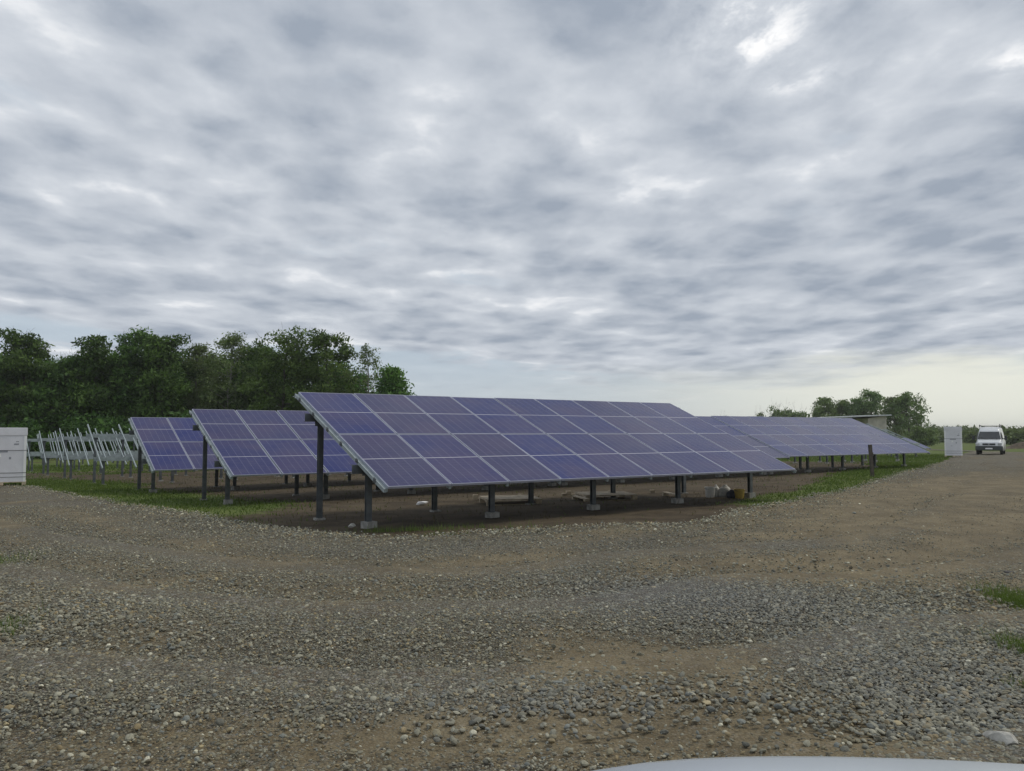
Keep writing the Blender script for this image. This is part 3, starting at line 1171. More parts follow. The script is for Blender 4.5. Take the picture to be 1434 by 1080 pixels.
rack(38.5, 25.66, 12.5, 'short bare rack showing past the right end of the far solar table')
# ------------------------------------------------------------------ white packing crates
def crate(px, py, w, dpt, h, rz, label, group):
    x, y = at(px, py)
    t = empty('packing_crate', (x, y, G(x, y) + .03), rz)
    tag(t, label, 'crate', group)
    b = MB()                                     # pallet base: blocks and boards
    for ix in (-1, 0, 1):
        b.box((ix * (w / 2 - .07) - .07, -dpt / 2, 0), (ix * (w / 2 - .07) + .07, dpt / 2, .10))
    b.box((-w / 2, -dpt / 2, .1005), (w / 2, dpt / 2, .125))
    b.build('pallet_base', M['wood'], t)
    m = MB(); m.box((-w / 2 + .02, -dpt / 2 + .02, .1255), (w / 2 - .02, dpt / 2 - .02, h * .86))
    m.build('carton', M['carton'], t, bevel=.012)
    m = MB(); m.box((-w / 2 + .005, -dpt / 2 + .005, h * .8605), (w / 2 - .005, dpt / 2 - .005, h))
    m.build('carton_lid', M['carton'], t, bevel=.012)
    for sx in (-1, 1):
        for sy in (-1, 1):
            c = MB()
            a, bq = sx * (w / 2 - .018), sy * (dpt / 2 - .018)
            c.box((min(a, a - sx * .09), bq - .006 + sy * .003, .126), (max(a, a - sx * .09), bq + .006 + sy * .003, h * .858))
            c.build('edge_protector', M['label'], t)
    for zz in (.30, .46, h * .60):
        s = MB()
        e = .003
        a, c_ = w / 2 - .02 + e, dpt / 2 - .02 + e
        th = .011
        s.box((-a, -c_ - .012, zz), (a, -c_ - .009, zz + th + .008)).box((-a, c_ + .009, zz), (a, c_ + .012, zz + th + .008))
        s.box((-a - .004, -c_, zz), (-a, c_, zz + th + .008)).box((a, -c_, zz), (a + .004, c_, zz + th + .008))
        s.build('strap', M['strap'], t)
    yf = -dpt / 2 + .0165
    for (lx, lz, lw, lh, mt) in ((w * .28, h * .70, .16, .055, 'print'), (w * .30, h * .75, .10, .03, 'print'), (-w * .05, h * .49, .10, .12, 'label'),
                                 (-w * .02, h * .57, .42, .07, 'print'), (w * .16, h * .45, .07, .09, 'print'), (-w * .1, h * .36, .12, .03, 'print')):
        q = MB(); q.box((lx - lw / 2, yf - .0015, lz), (lx + lw / 2, yf, lz + lh))
        q.build('printed_label', M[mt], t)
    return t


CR = 'white cartons of panels standing on pallets'
cl = crate(2, 680, 1.62, 1.15, 2.20, R(31), 'white packing crate on the gravel beside the bare racks, largest in view', CR)
cr = crate(1335.5, 640.6, 1.24, 1.2, 2.36, R(-28), 'tall white packing crate standing by the road edge next to the van', CR)


# ------------------------------------------------------------------ wheels and vans
def wheel(parent, loc, r, w, side):
    prof = [(r * .62, -w / 2), (r * .9, -w / 2), (r, -w * .32), (r, w * .32), (r * .9, w / 2), (r * .62, w / 2)]
    t = MB().lathe(prof, 28)
    o = t.build('wheel', M['rubber'], parent, loc, (0, R(90), 0), smooth=True)
    d = MB().lathe([(0.0, w * .30), (r * .2, w * .34), (r * .32, w * .26), (r * .55, w * .30), (r * .66, w * .44), (r * .66, -w * .4)], 24)
    q = d.build('rim', M['chrome'], o, (0, 0, 0), (0, 0 if side > 0 else R(180), 0), smooth=True)
    return o


def loft(sections, mat, name, parent, smooth=True, bevel=0):
    """sections: rings of equal length, closed; capped at both ends"""
    n = len(sections[0])
    vs = [p for s in sections for p in s]
    fs = []
    for k in range(len(sections) - 1):
        for i in range(n):
            j = (i + 1) % n
            fs.append((k * n + i, k * n + j, (k + 1) * n + j, (k + 1) * n + i))
    fs += [tuple(range(n - 1, -1, -1)), tuple(range((len(sections) - 1) * n, len(sections) * n))]
    m = MB(); m.add(vs, fs)
    o = m.build(name, mat, parent, smooth=smooth, bevel=bevel)
    bm = bmesh.new(); bm.from_mesh(o.data)
    bmesh.ops.recalc_face_normals(bm, faces=bm.faces)
    bm.to_mesh(o.data); bm.free()
    return o


def ring_x(y, z0, z1, w0, w1, r=.1, k=4):
    """rounded-top cross-section at length y: half width w0 low, w1 at the roof"""
    pts = [(-w0, z0), (-w0 * 1.01, z0 + (z1 - z0) * .35), (-(w0 * .55 + w1 * .45), z0 + (z1 - z0) * .65)]
    for i in range(k + 1):
        a = math.pi - (math.pi / 2) * i / k
        pts.append((-w1 + r + r * math.cos(a), z1 - r + r * math.sin(a)))
    right = [(-x, z) for x, z in reversed(pts)]
    return [(x, y, z) for x, z in pts + right]


def white_van(px, py, rz):
    x, y = at(px, py)
    t = empty('white_van', (x, y, G(x, y) + .03), rz)     # nose along -Y
    tag(t, 'white high-roof van with roof rack parked facing us on the gravel road', 'van')
    S = [ring_x(-2.42, .42, .98, .86, .80, .08), ring_x(-2.36, .38, 1.06, .95, .84, .1), ring_x(-2.15, .36, 1.13, .98, .86, .1),
         ring_x(-1.75, .36, 1.26, .99, .86, .1), ring_x(-1.30, .34, 2.02, .99, .76, .16), ring_x(-1.05, .34, 2.18, .99, .76, .18), ring_x(-.6, .34, 2.28, .99, .77, .18),
         ring_x(0, .34, 2.30, .99, .77, .18), ring_x(2.3, .34, 2.28, .98, .77, .18), ring_x(2.48, .42, 2.18, .95, .74, .18)]
    loft(S, M['white_paint'], 'body', t)
    # windscreen lies on the slope between the bonnet and the roof
    def quad(name, p, mat, off):
        a, b, c, d = map(Vector, p)
        n = (b - a).cross(d - a).normalized()
        m = MB()
        vs = [a, b, c, d] + [v + n * off for v in (a, b, c, d)]
        m.add(vs, [(3, 2, 1, 0), (4, 5, 6, 7), (0, 1, 5, 4), (1, 2, 6, 5), (2, 3, 7, 6), (3, 0, 4, 7)])
        return m.build(name, mat, t)
    quad('windscreen', [(-.83, -1.765, 1.30), (.83, -1.765, 1.30), (.70, -1.33, 1.90), (-.70, -1.33, 1.90)], M['glass_dark'], .035)
    for s in (-1, 1):
        q = [(s * .985, -1.55, 1.30), (s * .985, -.75, 1.30), (s * .86, -.75, 1.88), (s * .865, -1.22, 1.88)]
        quad('side_window', q if s < 0 else q[::-1], M['glass_dark'], .02)
        h = MB(); h.box((s * .80 - .17, -2.47, .80), (s * .80 + .12, -2.30, .99))
        h.build('headlight', M['lamp_glass'], t, bevel=.03)
        mm = MB(); mm.box((s * 1.17 - .10, -1.52, 1.22), (s * 1.17 + .10, -1.40, 1.58)); mm.box((min(s * .93, s * 1.10), -1.47, 1.30), (max(s * .93, s * 1.10), -1.44, 1.36))
        mm.build('mirror', M['dark_plastic'], t, bevel=.02)
        for yy in (-1.62, 1.35):
            wheel(t, (s * .86, yy, .335), .335, .22, s)
    g = MB(); g.box((-.46, -2.455, .80), (.46, -2.40, .95))
    gr = g.build('grille', M['dark_plastic'], t, bevel=.012)
    g = MB(); g.tube((0, -2.458, .885), (0, -2.475, .885), .06, n=14)
    g.build('badge', M['chrome'], gr)
    b = MB(); b.box((-.99, -2.52, .36), (.99, -2.22, .74))
    b.build('bumper', M['bumper_plastic'], t, bevel=.06, seg=3)
    p = MB(); p.box((-.26, -2.54, .47), (.26, -2.522, .58))
    p.build('number_plate', M['label'], t)
    wv = MB(); wv.tube((-.1, -1.80, 1.30), (-.62, -1.735, 1.42), .012, n=5); wv.tube((.55, -1.80, 1.30), (.03, -1.735, 1.42), .012, n=5)
    wv.build('wipers', M['dark_plastic'], t)
    rk = MB()
    for yy in (-.75, .6, 1.9):
        rk.box((-.76, yy - .03, 2.36), (.76, yy + .03, 2.41))
    for s in (-1, 1):
        rk.box((s * .74 - .03, -.80, 2.27), (s * .74 + .03, -.72, 2.55 if s > 0 else 2.50))
        rk.box((s * .74 - .025, -.8, 2.411), (s * .74 + .025, 1.95, 2.45))
        rk.box((s * .74 - .03, 1.86, 2.25), (s * .74 + .03, 1.94, 2.40))
    rk.build('roof_rack', M['dark_plastic'], t)
    t.scale = (1.05, 1.05, 1.06)


white_van(1388, 636.8, R(-34))


def own_car():
    """the car beside the photographer; only its bonnet reaches into view"""
    t = empty('parked_car', (.62, .08, .018), R(-4))
    tag(t, 'pale silver blue car bonnet at the near edge of the gravel yard', 'car')
    zb = .91

    def ring(y, hw, z_lo, z_mid, crown, n=16):
        pts = []
        for i in range(n + 1):
            u = -1 + 2 * i / n
            pts.append((u * hw, y, z_mid + crown * (1 - abs(u) ** 2.4) - .05 * abs(u) ** 6))
        return pts + [(hw * 1.03, y, z_mid - .18), (hw * 1.02, y, z_lo), (-hw * 1.02, y, z_lo), (-hw * 1.03, y, z_mid - .18)]
    S = [ring(1.66, .60, .30, .60, .03), ring(1.63, .68, .26, .70, .05), ring(1.55, .74, .24, .78, .06), ring(1.40, .79, .22, .835, .06),
         ring(1.10, .83, .20, .87, .055), ring(.7, .86, .2, .905, .05), ring(.2, .87, .2, .94, .045), ring(-.2, .88, .2, .96, .04),
         ring(-1.6, .88, .2, .97, .03), ring(-2.4, .86, .22, .95, .03), ring(-2.65, .76, .3, .85, .03)]
    loft(S, M['car_paint'], 'body', t)
    S = [ring_x(.02 - .55 * k, .90, z, .80 - .02 * k, w, .09) for k, (z, w) in enumerate(((.965, .72), (1.24, .64), (1.36, .60), (1.37, .60), (1.30, .60), (1.0, .66)))]
    S = [ring_x(-.30, .90, 1.0, .78, .70, .03), ring_x(-.95, .90, 1.33, .80, .60, .09), ring_x(-1.3, .90, 1.38, .80, .60, .09), ring_x(-2.0, .90, 1.34, .78, .59, .09), ring_x(-2.55, .88, 1.0, .74, .64, .03)]
    loft(S, M['glass_dark'], 'cabin_glass', t)
    rf = MB(); rf.box((-.56, -2.0, 1.372), (.56, -1.05, 1.40))
    rf.build('roof', M['car_paint'], t, bevel=.012)
    for s in (-1, 1):
        for yy in (.95, -1.75):
            wheel(t, (s * .78, yy, .31), .31, .2, s)
        h = MB(); h.box((s * .56 - .15, 1.50, .62), (s * .56 + .13, 1.655, .74)); h.build('headlight', M['lamp_glass'], t, bevel=.03)
    b = MB(); b.box((-.66, 1.56, .28), (.66, 1.72, .52)); b.build('bumper', M['car_paint'], t, bevel=.05, seg=3)
    g = MB(); g.box((-.36, 1.60, .56), (.36, 1.685, .68)); g.build('grille', M['dark_plastic'], t, bevel=.01)
    for s in (-1, 1):
        m = MB(); m.box((s * .97 - .1, -.62, .98), (s * .97 + .1, -.50, 1.11)); m.build('mirror', M['car_paint'], t, bevel=.03)


own_car()


# ------------------------------------------------------------------ things under the nearest table
def pallet(px, py, rz, label):
    x, y = at(px, py)
    t = empty('wooden_pallet', (x, y, G(x, y) - .02), rz)
    tag(t, label, 'pallet', 'wooden pallets lying under the solar tables')
    L_, W_ = 1.2, .8
    L_, W_ = 1.25, 1.05
    for k in range(3):
        yy = -W_ / 2 + k * (W_ - .1)
        b = MB(); b.box((-L_ / 2, yy, 0), (L_ / 2, yy + .1, .022)); b.build('bottom_board', M['wood'], t)
        for q in range(3):
            xx = -L_ / 2 + q * (L_ - .12)
            c = MB(); c.box((xx, yy, .0225), (xx + .12, yy + .1, .10)); c.build('block', M['wood'], t)
    for q in range(3):
        xx = -L_ / 2 + q * (L_ - .12)
        b = MB(); b.box((xx, -W_ / 2, .1005), (xx + .12, W_ / 2, .122)); b.build('stringer_board', M['wood'], t)
    for k in range(7):
        yy = -W_ / 2 + k * (W_ - .12) / 6
        b = MB(); b.box((-L_ / 2, yy, .1225), (L_ / 2, yy + .12, .145)); b.build('deck_board', M['wood'], t)
    return t


pallet(714, 704, R(12), 'wooden pallet under the nearest solar table, left of the other pallet')
pallet(848, 698, R(10), 'wooden pallet under the nearest solar table, right one, closer to the buckets')


def bucket(px, py, r, h, mat, label, rz=0, name='bucket', handle=True):
    x, y = at(px, py)
    t = empty(name, (x, y, G(x, y) - .02), rz)
    tag(t, label, 'bucket')
    m = MB().lathe([(0, .0), (r * .82, 0), (r * .84, .01), (r, h * .9), (r * 1.06, h * .9), (r * 1.06, h), (r * .98, h), (r * .8, .03), (0, .03)], 20)
    m.build('pail', mat, t, smooth=False)
    if handle:
        hd = MB()
        pr = None
        for i in range(9):
            a = math.pi * i / 8
            q = (r * 1.06 * math.cos(a), -r * .75 * math.sin(a), h * .92 - .05 * math.sin(a))
            if pr:
                hd.tube(pr, q, .006, n=6)
            pr = q
        hd.build('handle', M['dark_plastic'], t)
    return t


bucket(994.5, 695.4, .125, .25, M['white_plastic'], 'dirty white plastic bucket under the nearest table, beside the sacks')
yb = bucket(1035.5, 696.8, .125, .22, M['yellow'], 'yellow plastic bucket on the soil under the nearest table', .4)


def sack(px, py, w, dpt, h, mat, label, name, seed, cat):
    """filled sack: lumpy upright body with a gathered neck"""
    x, y = at(px, py)
    t = empty(name, (x, y, G(x, y) - .02), random.Random(seed).uniform(-.5, .5))
    tag(t, label, cat)
    rr = random.Random(seed)
    n = 18
    prof = [(0, .0), (.85, .0), (1.0, .12), (1.02, .45), (.92, .7), (.62, .86), (.30, .93), (.36, 1.0), (.0, .99)]
    m = MB()
    vs, fs = [], []
    ph = [rr.uniform(0, 6.28) for _ in range(4)]
    for r_, z_ in prof:
        for i in range(n):
            a = 2 * math.pi * i / n
            k = 1 + .09 * math.sin(3 * a + ph[0] + z_ * 3) + .06 * math.sin(5 * a + ph[1] - z_ * 5)
            vs.append((w / 2 * r_ * k * math.cos(a) + .06 * h * math.sin(z_ * 3 + ph[2]) * z_, dpt / 2 * r_ * k * math.sin(a), h * z_ * (1 + .03 * math.sin(2 * a + ph[3]))))
    for k in range(len(prof) - 1):
        for i in range(n):
            j = (i + 1) % n
            fs.append((k * n + i, k * n + j, (k + 1) * n + j, (k + 1) * n + i))
    m.add(vs, fs)
    m.build('bag', mat, t, smooth=True)
    tie = MB().lathe([(w * .15, h * .915), (w * .19, h * .925), (w * .19, h * .94), (w * .15, h * .95)], 14)
    tie.build('tie', M['strap'], t)


sack(1003, 695.0, .15, .15, .29, M['white_plastic'], 'slim pale sack standing right against the white bucket', 'pale_sack', 2, 'sack')
sack(1015, 695.3, .29, .26, .29, M['sack'], 'wide grey woven sack between the white and yellow buckets', 'woven_sack', 5, 'sack')
sack(1025, 696.6, .26, .22, .20, M['dark_bag'], 'low dark bag slumped next to the yellow bucket', 'dark_bag', 8, 'bag')


def rock(px, py, r, mat, label, seed, flat=.6, sink=.25, wide=1.3):
    x, y = at(px, py)
    bm = bmesh.new()
    bmesh.ops.create_icosphere(bm, subdivisions=3, radius=1)
    rr = random.Random(seed)
    planes = [(Vector((rr.gauss(0, 1), rr.gauss(0, 1), rr.gauss(0, 1))).normalized(), rr.uniform(.55, .9)) for _ in range(16)]
    for v in bm.verts:
        for n, d in planes:
            s = v.co.dot(n)
            if s > d:
                v.co -= n * (s - d)
        v.co = Vector((v.co.x * r * wide, v.co.y * r, v.co.z * r * flat))
    m = bpy.data.meshes.new('rock')
    bm.to_mesh(m); bm.free()
    m.materials.append(mat)
    o = link(bpy.data.objects.new('rock', m))
    o.location = (x, y, G(x, y) + r * flat * (1 - sink) - .0)
    o.rotation_euler = (rr.uniform(-.15, .15), rr.uniform(-.15, .15), rr.uniform(0, 6))
    tag(o, label, 'rock')
    return o


rock(1404, 1048, .080, M['pale_rock'], 'pale flat rock among coarse pebbles at the near right of the yard', 3, .55, .05, 1.25)
rock(1414, 807, .055, M['dark_rock'], 'dark stone lying alone on the right of the gravel', 5, .6, .1)
rock(591, 706.5, .11, M['label'], 'white lump on the dark soil under the nearest solar table', 6, .4, .1, 1.6)
rock(493, 739.5, .07, M['pale_rock'], 'small pale stone left of the first concrete footing', 7, .6, .1, 1.3)


def stake():
    x, y = at(1222, 667)
    t = empty('leaning_stake', (x, y, G(x, y) - .05))
    tag(t, 'dark leaning stake in the grass before the far right solar table', 'stake')
    m = MB()
    m.box((-.055, -.04, -.2), (.055, .04, 1.17))
    m.box((-.075, -.05, .80), (.075, -.041, .90))
    m.build('stake_post', M['wood_dark'], t, rot=(R(3), R(-7), R(20)))


stake()


# ------------------------------------------------------------------ shed behind the right-hand tables
def shed():
    x0, y0 = on_ray(1240, 96)
    x1, y1 = on_ray(1216, 91)
    ang = R(14)
    zg = G(x0, y0)
    t = empty('pale_shed', (x0, y0, zg), ang)
    tag(t, 'pale rendered shed with a thin sloping roof beyond the right-hand tables', 'shed')
    W_, D_ = 2.55, 5.0
    hl, hr = 3.95, 4.25
    m = MB()
    vs = [(-W_, 0, -.4), (0, 0, -.4), (0, D_, -.4), (-W_, D_, -.4), (-W_, 0, hl), (0, 0, hr), (0, D_, hr), (-W_, D_, hl)]
    m.add(vs, [(0, 3, 2, 1), (4, 5, 6, 7), (0, 1, 5, 4), (1, 2, 6, 5), (2, 3, 7, 6), (3, 0, 4, 7)])
    m.build('wall', M['render_wall'], t)
    sl = math.atan2(hr - hl, W_)
    m = MB()
    m.box((-8.2, -.5, .0), (.35, D_ + .5, .12), Matrix.Translation((0, 0, hr + .02)) @ Matrix.Rotation(-sl * .35, 4, 'Y'))
    m.build('roof', M['roof_sheet'], t)
    for xx in (-7.6, -5.2):
        for yy in (.0, D_ - .1):
            p = MB(); p.box((xx - .06, yy - .06, -.4), (xx + .06, yy + .06, hr + .02 - math.sin(sl * .35) * -xx - .02)); p.build('roof_post', M['post'], t)
    g = MB(); g.box((.352, -.5, .02), (.44, D_ + .5, .11), Matrix.Translation((0, 0, hr + .02)))
    g.build('gutter', M['dark_plastic'], t)
    dr = MB(); dr.box((-1.7, -.03, -.1), (-.8, -.001, 1.95)); dr.build('door', M['bumper_plastic'], t)


shed()


# ------------------------------------------------------------------ trees
def tubes(segs, sides=5):
    """segs: list of (a, b, ra, rb) -> verts, faces"""
    a = np.array([s[0] for s in segs]); b = np.array([s[1] for s in segs])
    ra = np.array([s[2] for s in segs]); rb = np.array([s[3] for s in segs])
    d = b - a
    d /= np.linalg.norm(d, axis=1)[:, None] + 1e-9
    ref = np.where(np.abs(d[:, 2:3]) > .9, np.array([[1., 0, 0]]), np.array([[0, 0, 1.]]))
    u = np.cross(d, ref); u /= np.linalg.norm(u, axis=1)[:, None]
    w = np.cross(d, u)
    ang = np.arange(sides) * 2 * np.pi / sides
    cs = np.cos(ang)[None, :, None] * u[:, None, :] + np.sin(ang)[None, :, None] * w[:, None, :]
    va = a[:, None, :] + cs * ra[:, None, None]
    vb = b[:, None, :] + cs * rb[:, None, None]
    V = np.concatenate([va, vb], 1).reshape(-1, 3)
    n = len(segs)
    o = (np.arange(n) * 2 * sides)[:, None]
    i = np.arange(sides)[None, :]
    j = (i + 1) % sides
    Fq = np.stack([o + i, o + j, o + sides + j, o + sides + i], -1).reshape(-1, 4)
    return V, Fq


def leaf_quads(cent, nrm_jit, size, r):
    """irregular leaf-spray quads at the points"""
    n = len(cent)
    u = r.normal(0, 1, (n, 3)); u /= np.linalg.norm(u, axis=1)[:, None]
    w = r.normal(0, 1, (n, 3)); w -= (w * u).sum(1)[:, None] * u; w /= np.linalg.norm(w, axis=1)[:, None]
    s = size * np.exp(r.normal(0, .3, n))[:, None]
    k = r.uniform(.45, .9, (n, 1))
    V = np.stack([cent - u * s, cent + w * s * k * .6 - u * s * .1, cent + u * s, cent - w * s * k * .6 + u * s * .15], 1)
    return V.reshape(-1, 3), np.arange(4 * n).reshape(-1, 4)


def tree_meshes(seed, h, cw, base, nclump, nleaf, leaf, leafmat, barkmat, envelope='round', clump_r=.75, tr=.2, fill=.6):
    """trunk mesh and crown mesh; cw crown radius, base = bare trunk height"""
    r = np.random.default_rng(seed)
    segs = []
    tips = []
    pts = [np.array([0, 0, -.6])]
    nseg = 9
    lean = r.normal(0, .035, 2)
    for k in range(1, nseg + 1):
        z = h * .93 * k / nseg
        pts.append(np.array([lean[0] * z + r.normal(0, .10), lean[1] * z + r.normal(0, .10), z]))
    rad = [tr * (1 - .9 * k / nseg) + .02 for k in range(nseg + 1)]
    for k in range(nseg):
        segs.append((pts[k], pts[k + 1], rad[k], rad[k + 1]))

    def env(t):
        if envelope == 'round':
            return math.sqrt(max(0, 1 - (2 * t - .85) ** 2 * .72))
        if envelope == 'tall':
            return (math.sin(math.pi * min(1, t * .92 + .1)) ** .7) * (1.05 - .35 * t)
        return (1 - t) ** .6 * .9 + .15
    nlimb = max(8, int(nclump / 7))
    for i in range(nlimb):
        t = (i + r.uniform(0, 1)) / nlimb
        z = base + (h * .97 - base) * t
        f = min(.999, max(0, z / (h * .93))) * nseg
        k = min(nseg - 1, int(f))
        a = pts[k] + (pts[k + 1] - pts[k]) * (f - k)
        L = cw * env(t) * r.uniform(.6, 1.12)
        az = i * 2.4 + r.uniform(-.6, .6)
        up = .25 + .75 * t + r.uniform(-.15, .25)
        dirv = np.array([math.cos(az), math.sin(az), up]); dirv /= np.linalg.norm(dirv)
        p0, r0 = a, max(.02, rad[k] * .45)
        ns = 3
        for s in range(ns):
            dirv = dirv + r.normal(0, .16, 3); dirv /= np.linalg.norm(dirv)
            p1 = p0 + dirv * L / ns
            r1 = r0 * .6
            segs.append((p0, p1, r0, r1))
            nb = 2 + (s > 0)
            for _ in range(nb):
                bd = dirv + r.normal(0, .65, 3); bd /= np.linalg.norm(bd)
                q = p1 + bd * L * r.uniform(.18, .42)
                segs.append((p1, q, r1 * .7, .008))
                tips.append(q)
                q2 = q + (bd + r.normal(0, .5, 3)) * L * .16
                segs.append((q, q2, .012, .005))
                tips.append(q2)
            p0, r0 = p1, r1
        tips.append(p0)
    tips = np.array(tips)
    if nclump < len(tips):
        tips = tips[r.choice(len(tips), nclump, replace=False)]
    if fill:
        nf = int(nclump * fill)
        u = r.normal(0, 1, (nf, 3)); u /= np.linalg.norm(u, axis=1)[:, None]
        rad_ = r.uniform(.55, .98, nf)[:, None]
        lob = 1 + .16 * np.sin(u[:, :1] * 4 + seed) * np.cos(u[:, 2:] * 5 + seed * 1.7)
        q = u * rad_ * lob
        tz = base * .6 + (h - base * .6) * (.5 + .5 * q[:, 2])
        el = np.stack([q[:, 0] * cw + lean[0] * tz, q[:, 1] * cw + lean[1] * tz, tz - clump_r * .4], 1)
        tips = np.concatenate([tips[:int(nclump * .75)], el])
    cr = clump_r * np.exp(r.normal(0, .25, len(tips)))
    cnt = np.maximum(6, (nleaf * (cr / clump_r) ** 2 * r.uniform(.4, 1.4, len(tips))).astype(int))
    idx = np.repeat(np.arange(len(tips)), cnt)
    n = len(idx)
    dirs = r.normal(0, 1, (n, 3)); dirs /= np.linalg.norm(dirs, axis=1)[:, None]
    rr_ = r.random(n) ** .45
    cent = tips[idx] + dirs * (cr[idx] * rr_)[:, None] * np.array([1.1, 1.1, .75])
    cent[:, 2] = np.maximum(cent[:, 2] * (h / np.percentile(cent[:, 2], 99.6)), .3)
    V, Fq = leaf_quads(cent, 0, leaf, r)
    tint = np.clip(r.normal(.42, .2, n) + (r.normal(0, .27, len(tips)))[idx], 0, 1)
    crown = np_mesh('crown', V, Fq, leafmat)
    ta = crown.attributes.new('tint', 'FLOAT', 'FACE')
    ta.data.foreach_set('value', tint.astype(np.float32))
    tv, tf = tubes(segs)
    trunk = np_mesh('trunk', tv, tf, barkmat, smooth=True)
    return trunk, crown


def tree_at(px, dist, meshes, name, label, group=None, rz=0.0, s=1.0, cat='tree'):
    x, y = on_ray(px, dist)
    t = empty(name, (x, y, G(x, y)), rz)
    t.scale = (s, s, s)
    tag(t, label, cat, group)
    for nm, m in zip(('trunk', 'crown'), meshes):
        link(bpy.data.objects.new(nm, m), t)
    return t


def h_at(px, py, dist):
    """height above ground of a pixel at forward distance dist"""
    x, y = on_ray(px, dist)
    d = ray(px, py)
    return CAM_Z + d.z / d.y * dist - G(x, y)


WOOD = 'trees of the dark wood behind the racks'
LD, LM, LP = M['leaf_dark'], M['leaf_mid'], M['leaf_pale']
# px, top, dist, crown radius, kind, label
front = [(-22, 498, 88, 3.6, 'd', 'dark leafy tree cut by the left border of the view'),
         (43, 469, 88, 3.7, 'd', 'tall dark tree with a domed top above the white packing crate'),
         (86, 492, 87, 3.2, 'd', 'lower dark tree right of the domed tree above the packing crate'),
         (130, 475, 88, 2.9, 'd', 'dark tree with rounded narrow top above the bare racks'),
         (183, 464, 90, 3.3, 'd', 'highest dark tree of the wood, above the third solar table'),
         (225, 471, 88, 2.8, 'd', 'dark twin of the highest tree, standing just right of it'),
         (318, 468, 90, 3.6, 'p', 'pale green airy tree above the second solar table'),
         (277, 484, 91, 2.7, 'p', 'grey green thin-leaved tree between the bare grey tree and the airy pale tree'),
         (352, 487, 91, 2.6, 'm', 'mid green tree squeezed right of the airy pale tree'),
         (394, 465, 86, 3.9, 'm', 'broad bushy dark green tree left of the nearest solar table corner'),
         (456, 467, 86, 3.5, 'm', 'broad loose green tree rising behind the nearest solar table corner'),
         (518, 484, 84, 2.2, 's', 'slender sparse tree with see-through crown near the right end of the wood'),
         (554, 516, 82, 1.7, 'm', 'small dense tree at the right end of the wood')]
for i, (px, top, dist, cw, kind, lab) in enumerate(front):
    h = h_at(px, top, dist)
    if kind in 'd':
        ms = tree_meshes(100 + i, h, cw, 1.2, 175, 70, .19, LD, M['bark'], 'round', .95, .26)
    elif kind == 'm':
        ms = tree_meshes(100 + i, h, cw, 1.0, 160, 60, .175, LM, M['bark'], 'round', .85, .24)
    elif kind == 'p':
        ms = tree_meshes(100 + i, h, cw, 2.0, 190, 40, .14, LP, M['bark_pale'], 'tall', .75, .18, .35)
    else:
        ms = tree_meshes(100 + i, h, cw, 2.0, 150, 20, .12, LP, M['bark_pale'], 'tall', .5, .13, .2)
    tree_at(px, dist, ms, {'d': 'broadleaf_tree', 'm': 'broadleaf_tree', 'p': 'pale_tree', 's': 'slender_tree'}[kind], lab, WOOD)
ms = tree_meshes(140, h_at(256, 474, 92), 2.1, 3.0, 60, 6, .09, LP, M['bark_pale'], 'tall', .4, .16, 0)
tree_at(256, 92, ms, 'bare_tree', 'nearly leafless grey tree standing among the dark trees', WOOD)
# second line of the wood: alike trees whose tops fill the gaps
backm = [tree_meshes(160 + k, 11.6, 3.5, 1.0, 190, 55, .20, LD, M['bark'], 'round', 1.05, .26) for k in range(3)]
bx = [-70, -40, 10, 62, 108, 155, 205, 245, 300, 340, 375, 425, 478, 505]
deep = ['farthest left of all, beyond the border tree', 'behind the tree cut by the left border', 'left behind the domed tree above the crate',
        'right behind the domed tree above the crate', 'filling the dip before the rounded narrow tree', 'between the rounded narrow tree and the highest tree',
        'hidden behind the highest tree and its twin', 'behind the nearly leafless grey tree', 'behind the left side of the airy pale tree',
        'behind the right side of the airy pale tree', 'between the airy pale tree and the broad bushy one', 'filling between the two broad trees at the table corner',
        'behind the left of the slender sparse tree', 'seen through the slender sparse tree']
for i, px in enumerate(bx):
    tops = [505, 503, 502, 500, 498, 497, 495, 500, 500, 500, 500, 500, 508, 525]
    dist = 96 + (i * 37 % 9)
    s = h_at(px, tops[i], dist) / 11.6
    tree_at(px, dist, backm[i % 3], 'broadleaf_tree', 'dark tree deep in the wood, ' + deep[i], WOOD, i * 1.7, s)

# undergrowth along the foot of the wood
r = np.random.default_rng(77)
c = []
for k in range(420):
    px = r.uniform(-90, 570)
    dist = r.uniform(77, 97)
    x, y = on_ray(px, dist)
    top = (4.6 if px < 470 else 3.0) * r.uniform(.2, 1.0)
    c.append((x, y, G(x, y) + top * .75, r.uniform(.8, 1.5)))
c = np.array(c)
idx = np.repeat(np.arange(len(c)), 130)
dirs = r.normal(0, 1, (len(idx), 3)); dirs /= np.linalg.norm(dirs, axis=1)[:, None]
cent = c[idx, :3] + dirs * (c[idx, 3] * r.random(len(idx)) ** .4)[:, None]
V, Fq = leaf_quads(cent, 0, .20, r)
um = np_mesh('undergrowth', V, Fq, LD)
um.attributes.new('tint', 'FLOAT', 'FACE').data.foreach_set('value', np.clip(r.normal(.15, .15, len(idx)) + r.normal(0, .12, len(c))[idx], 0, 1).astype(np.float32))
tag(link(bpy.data.objects.new('undergrowth', um)), 'dark leafy undergrowth along the foot of the wood', kind='stuff')

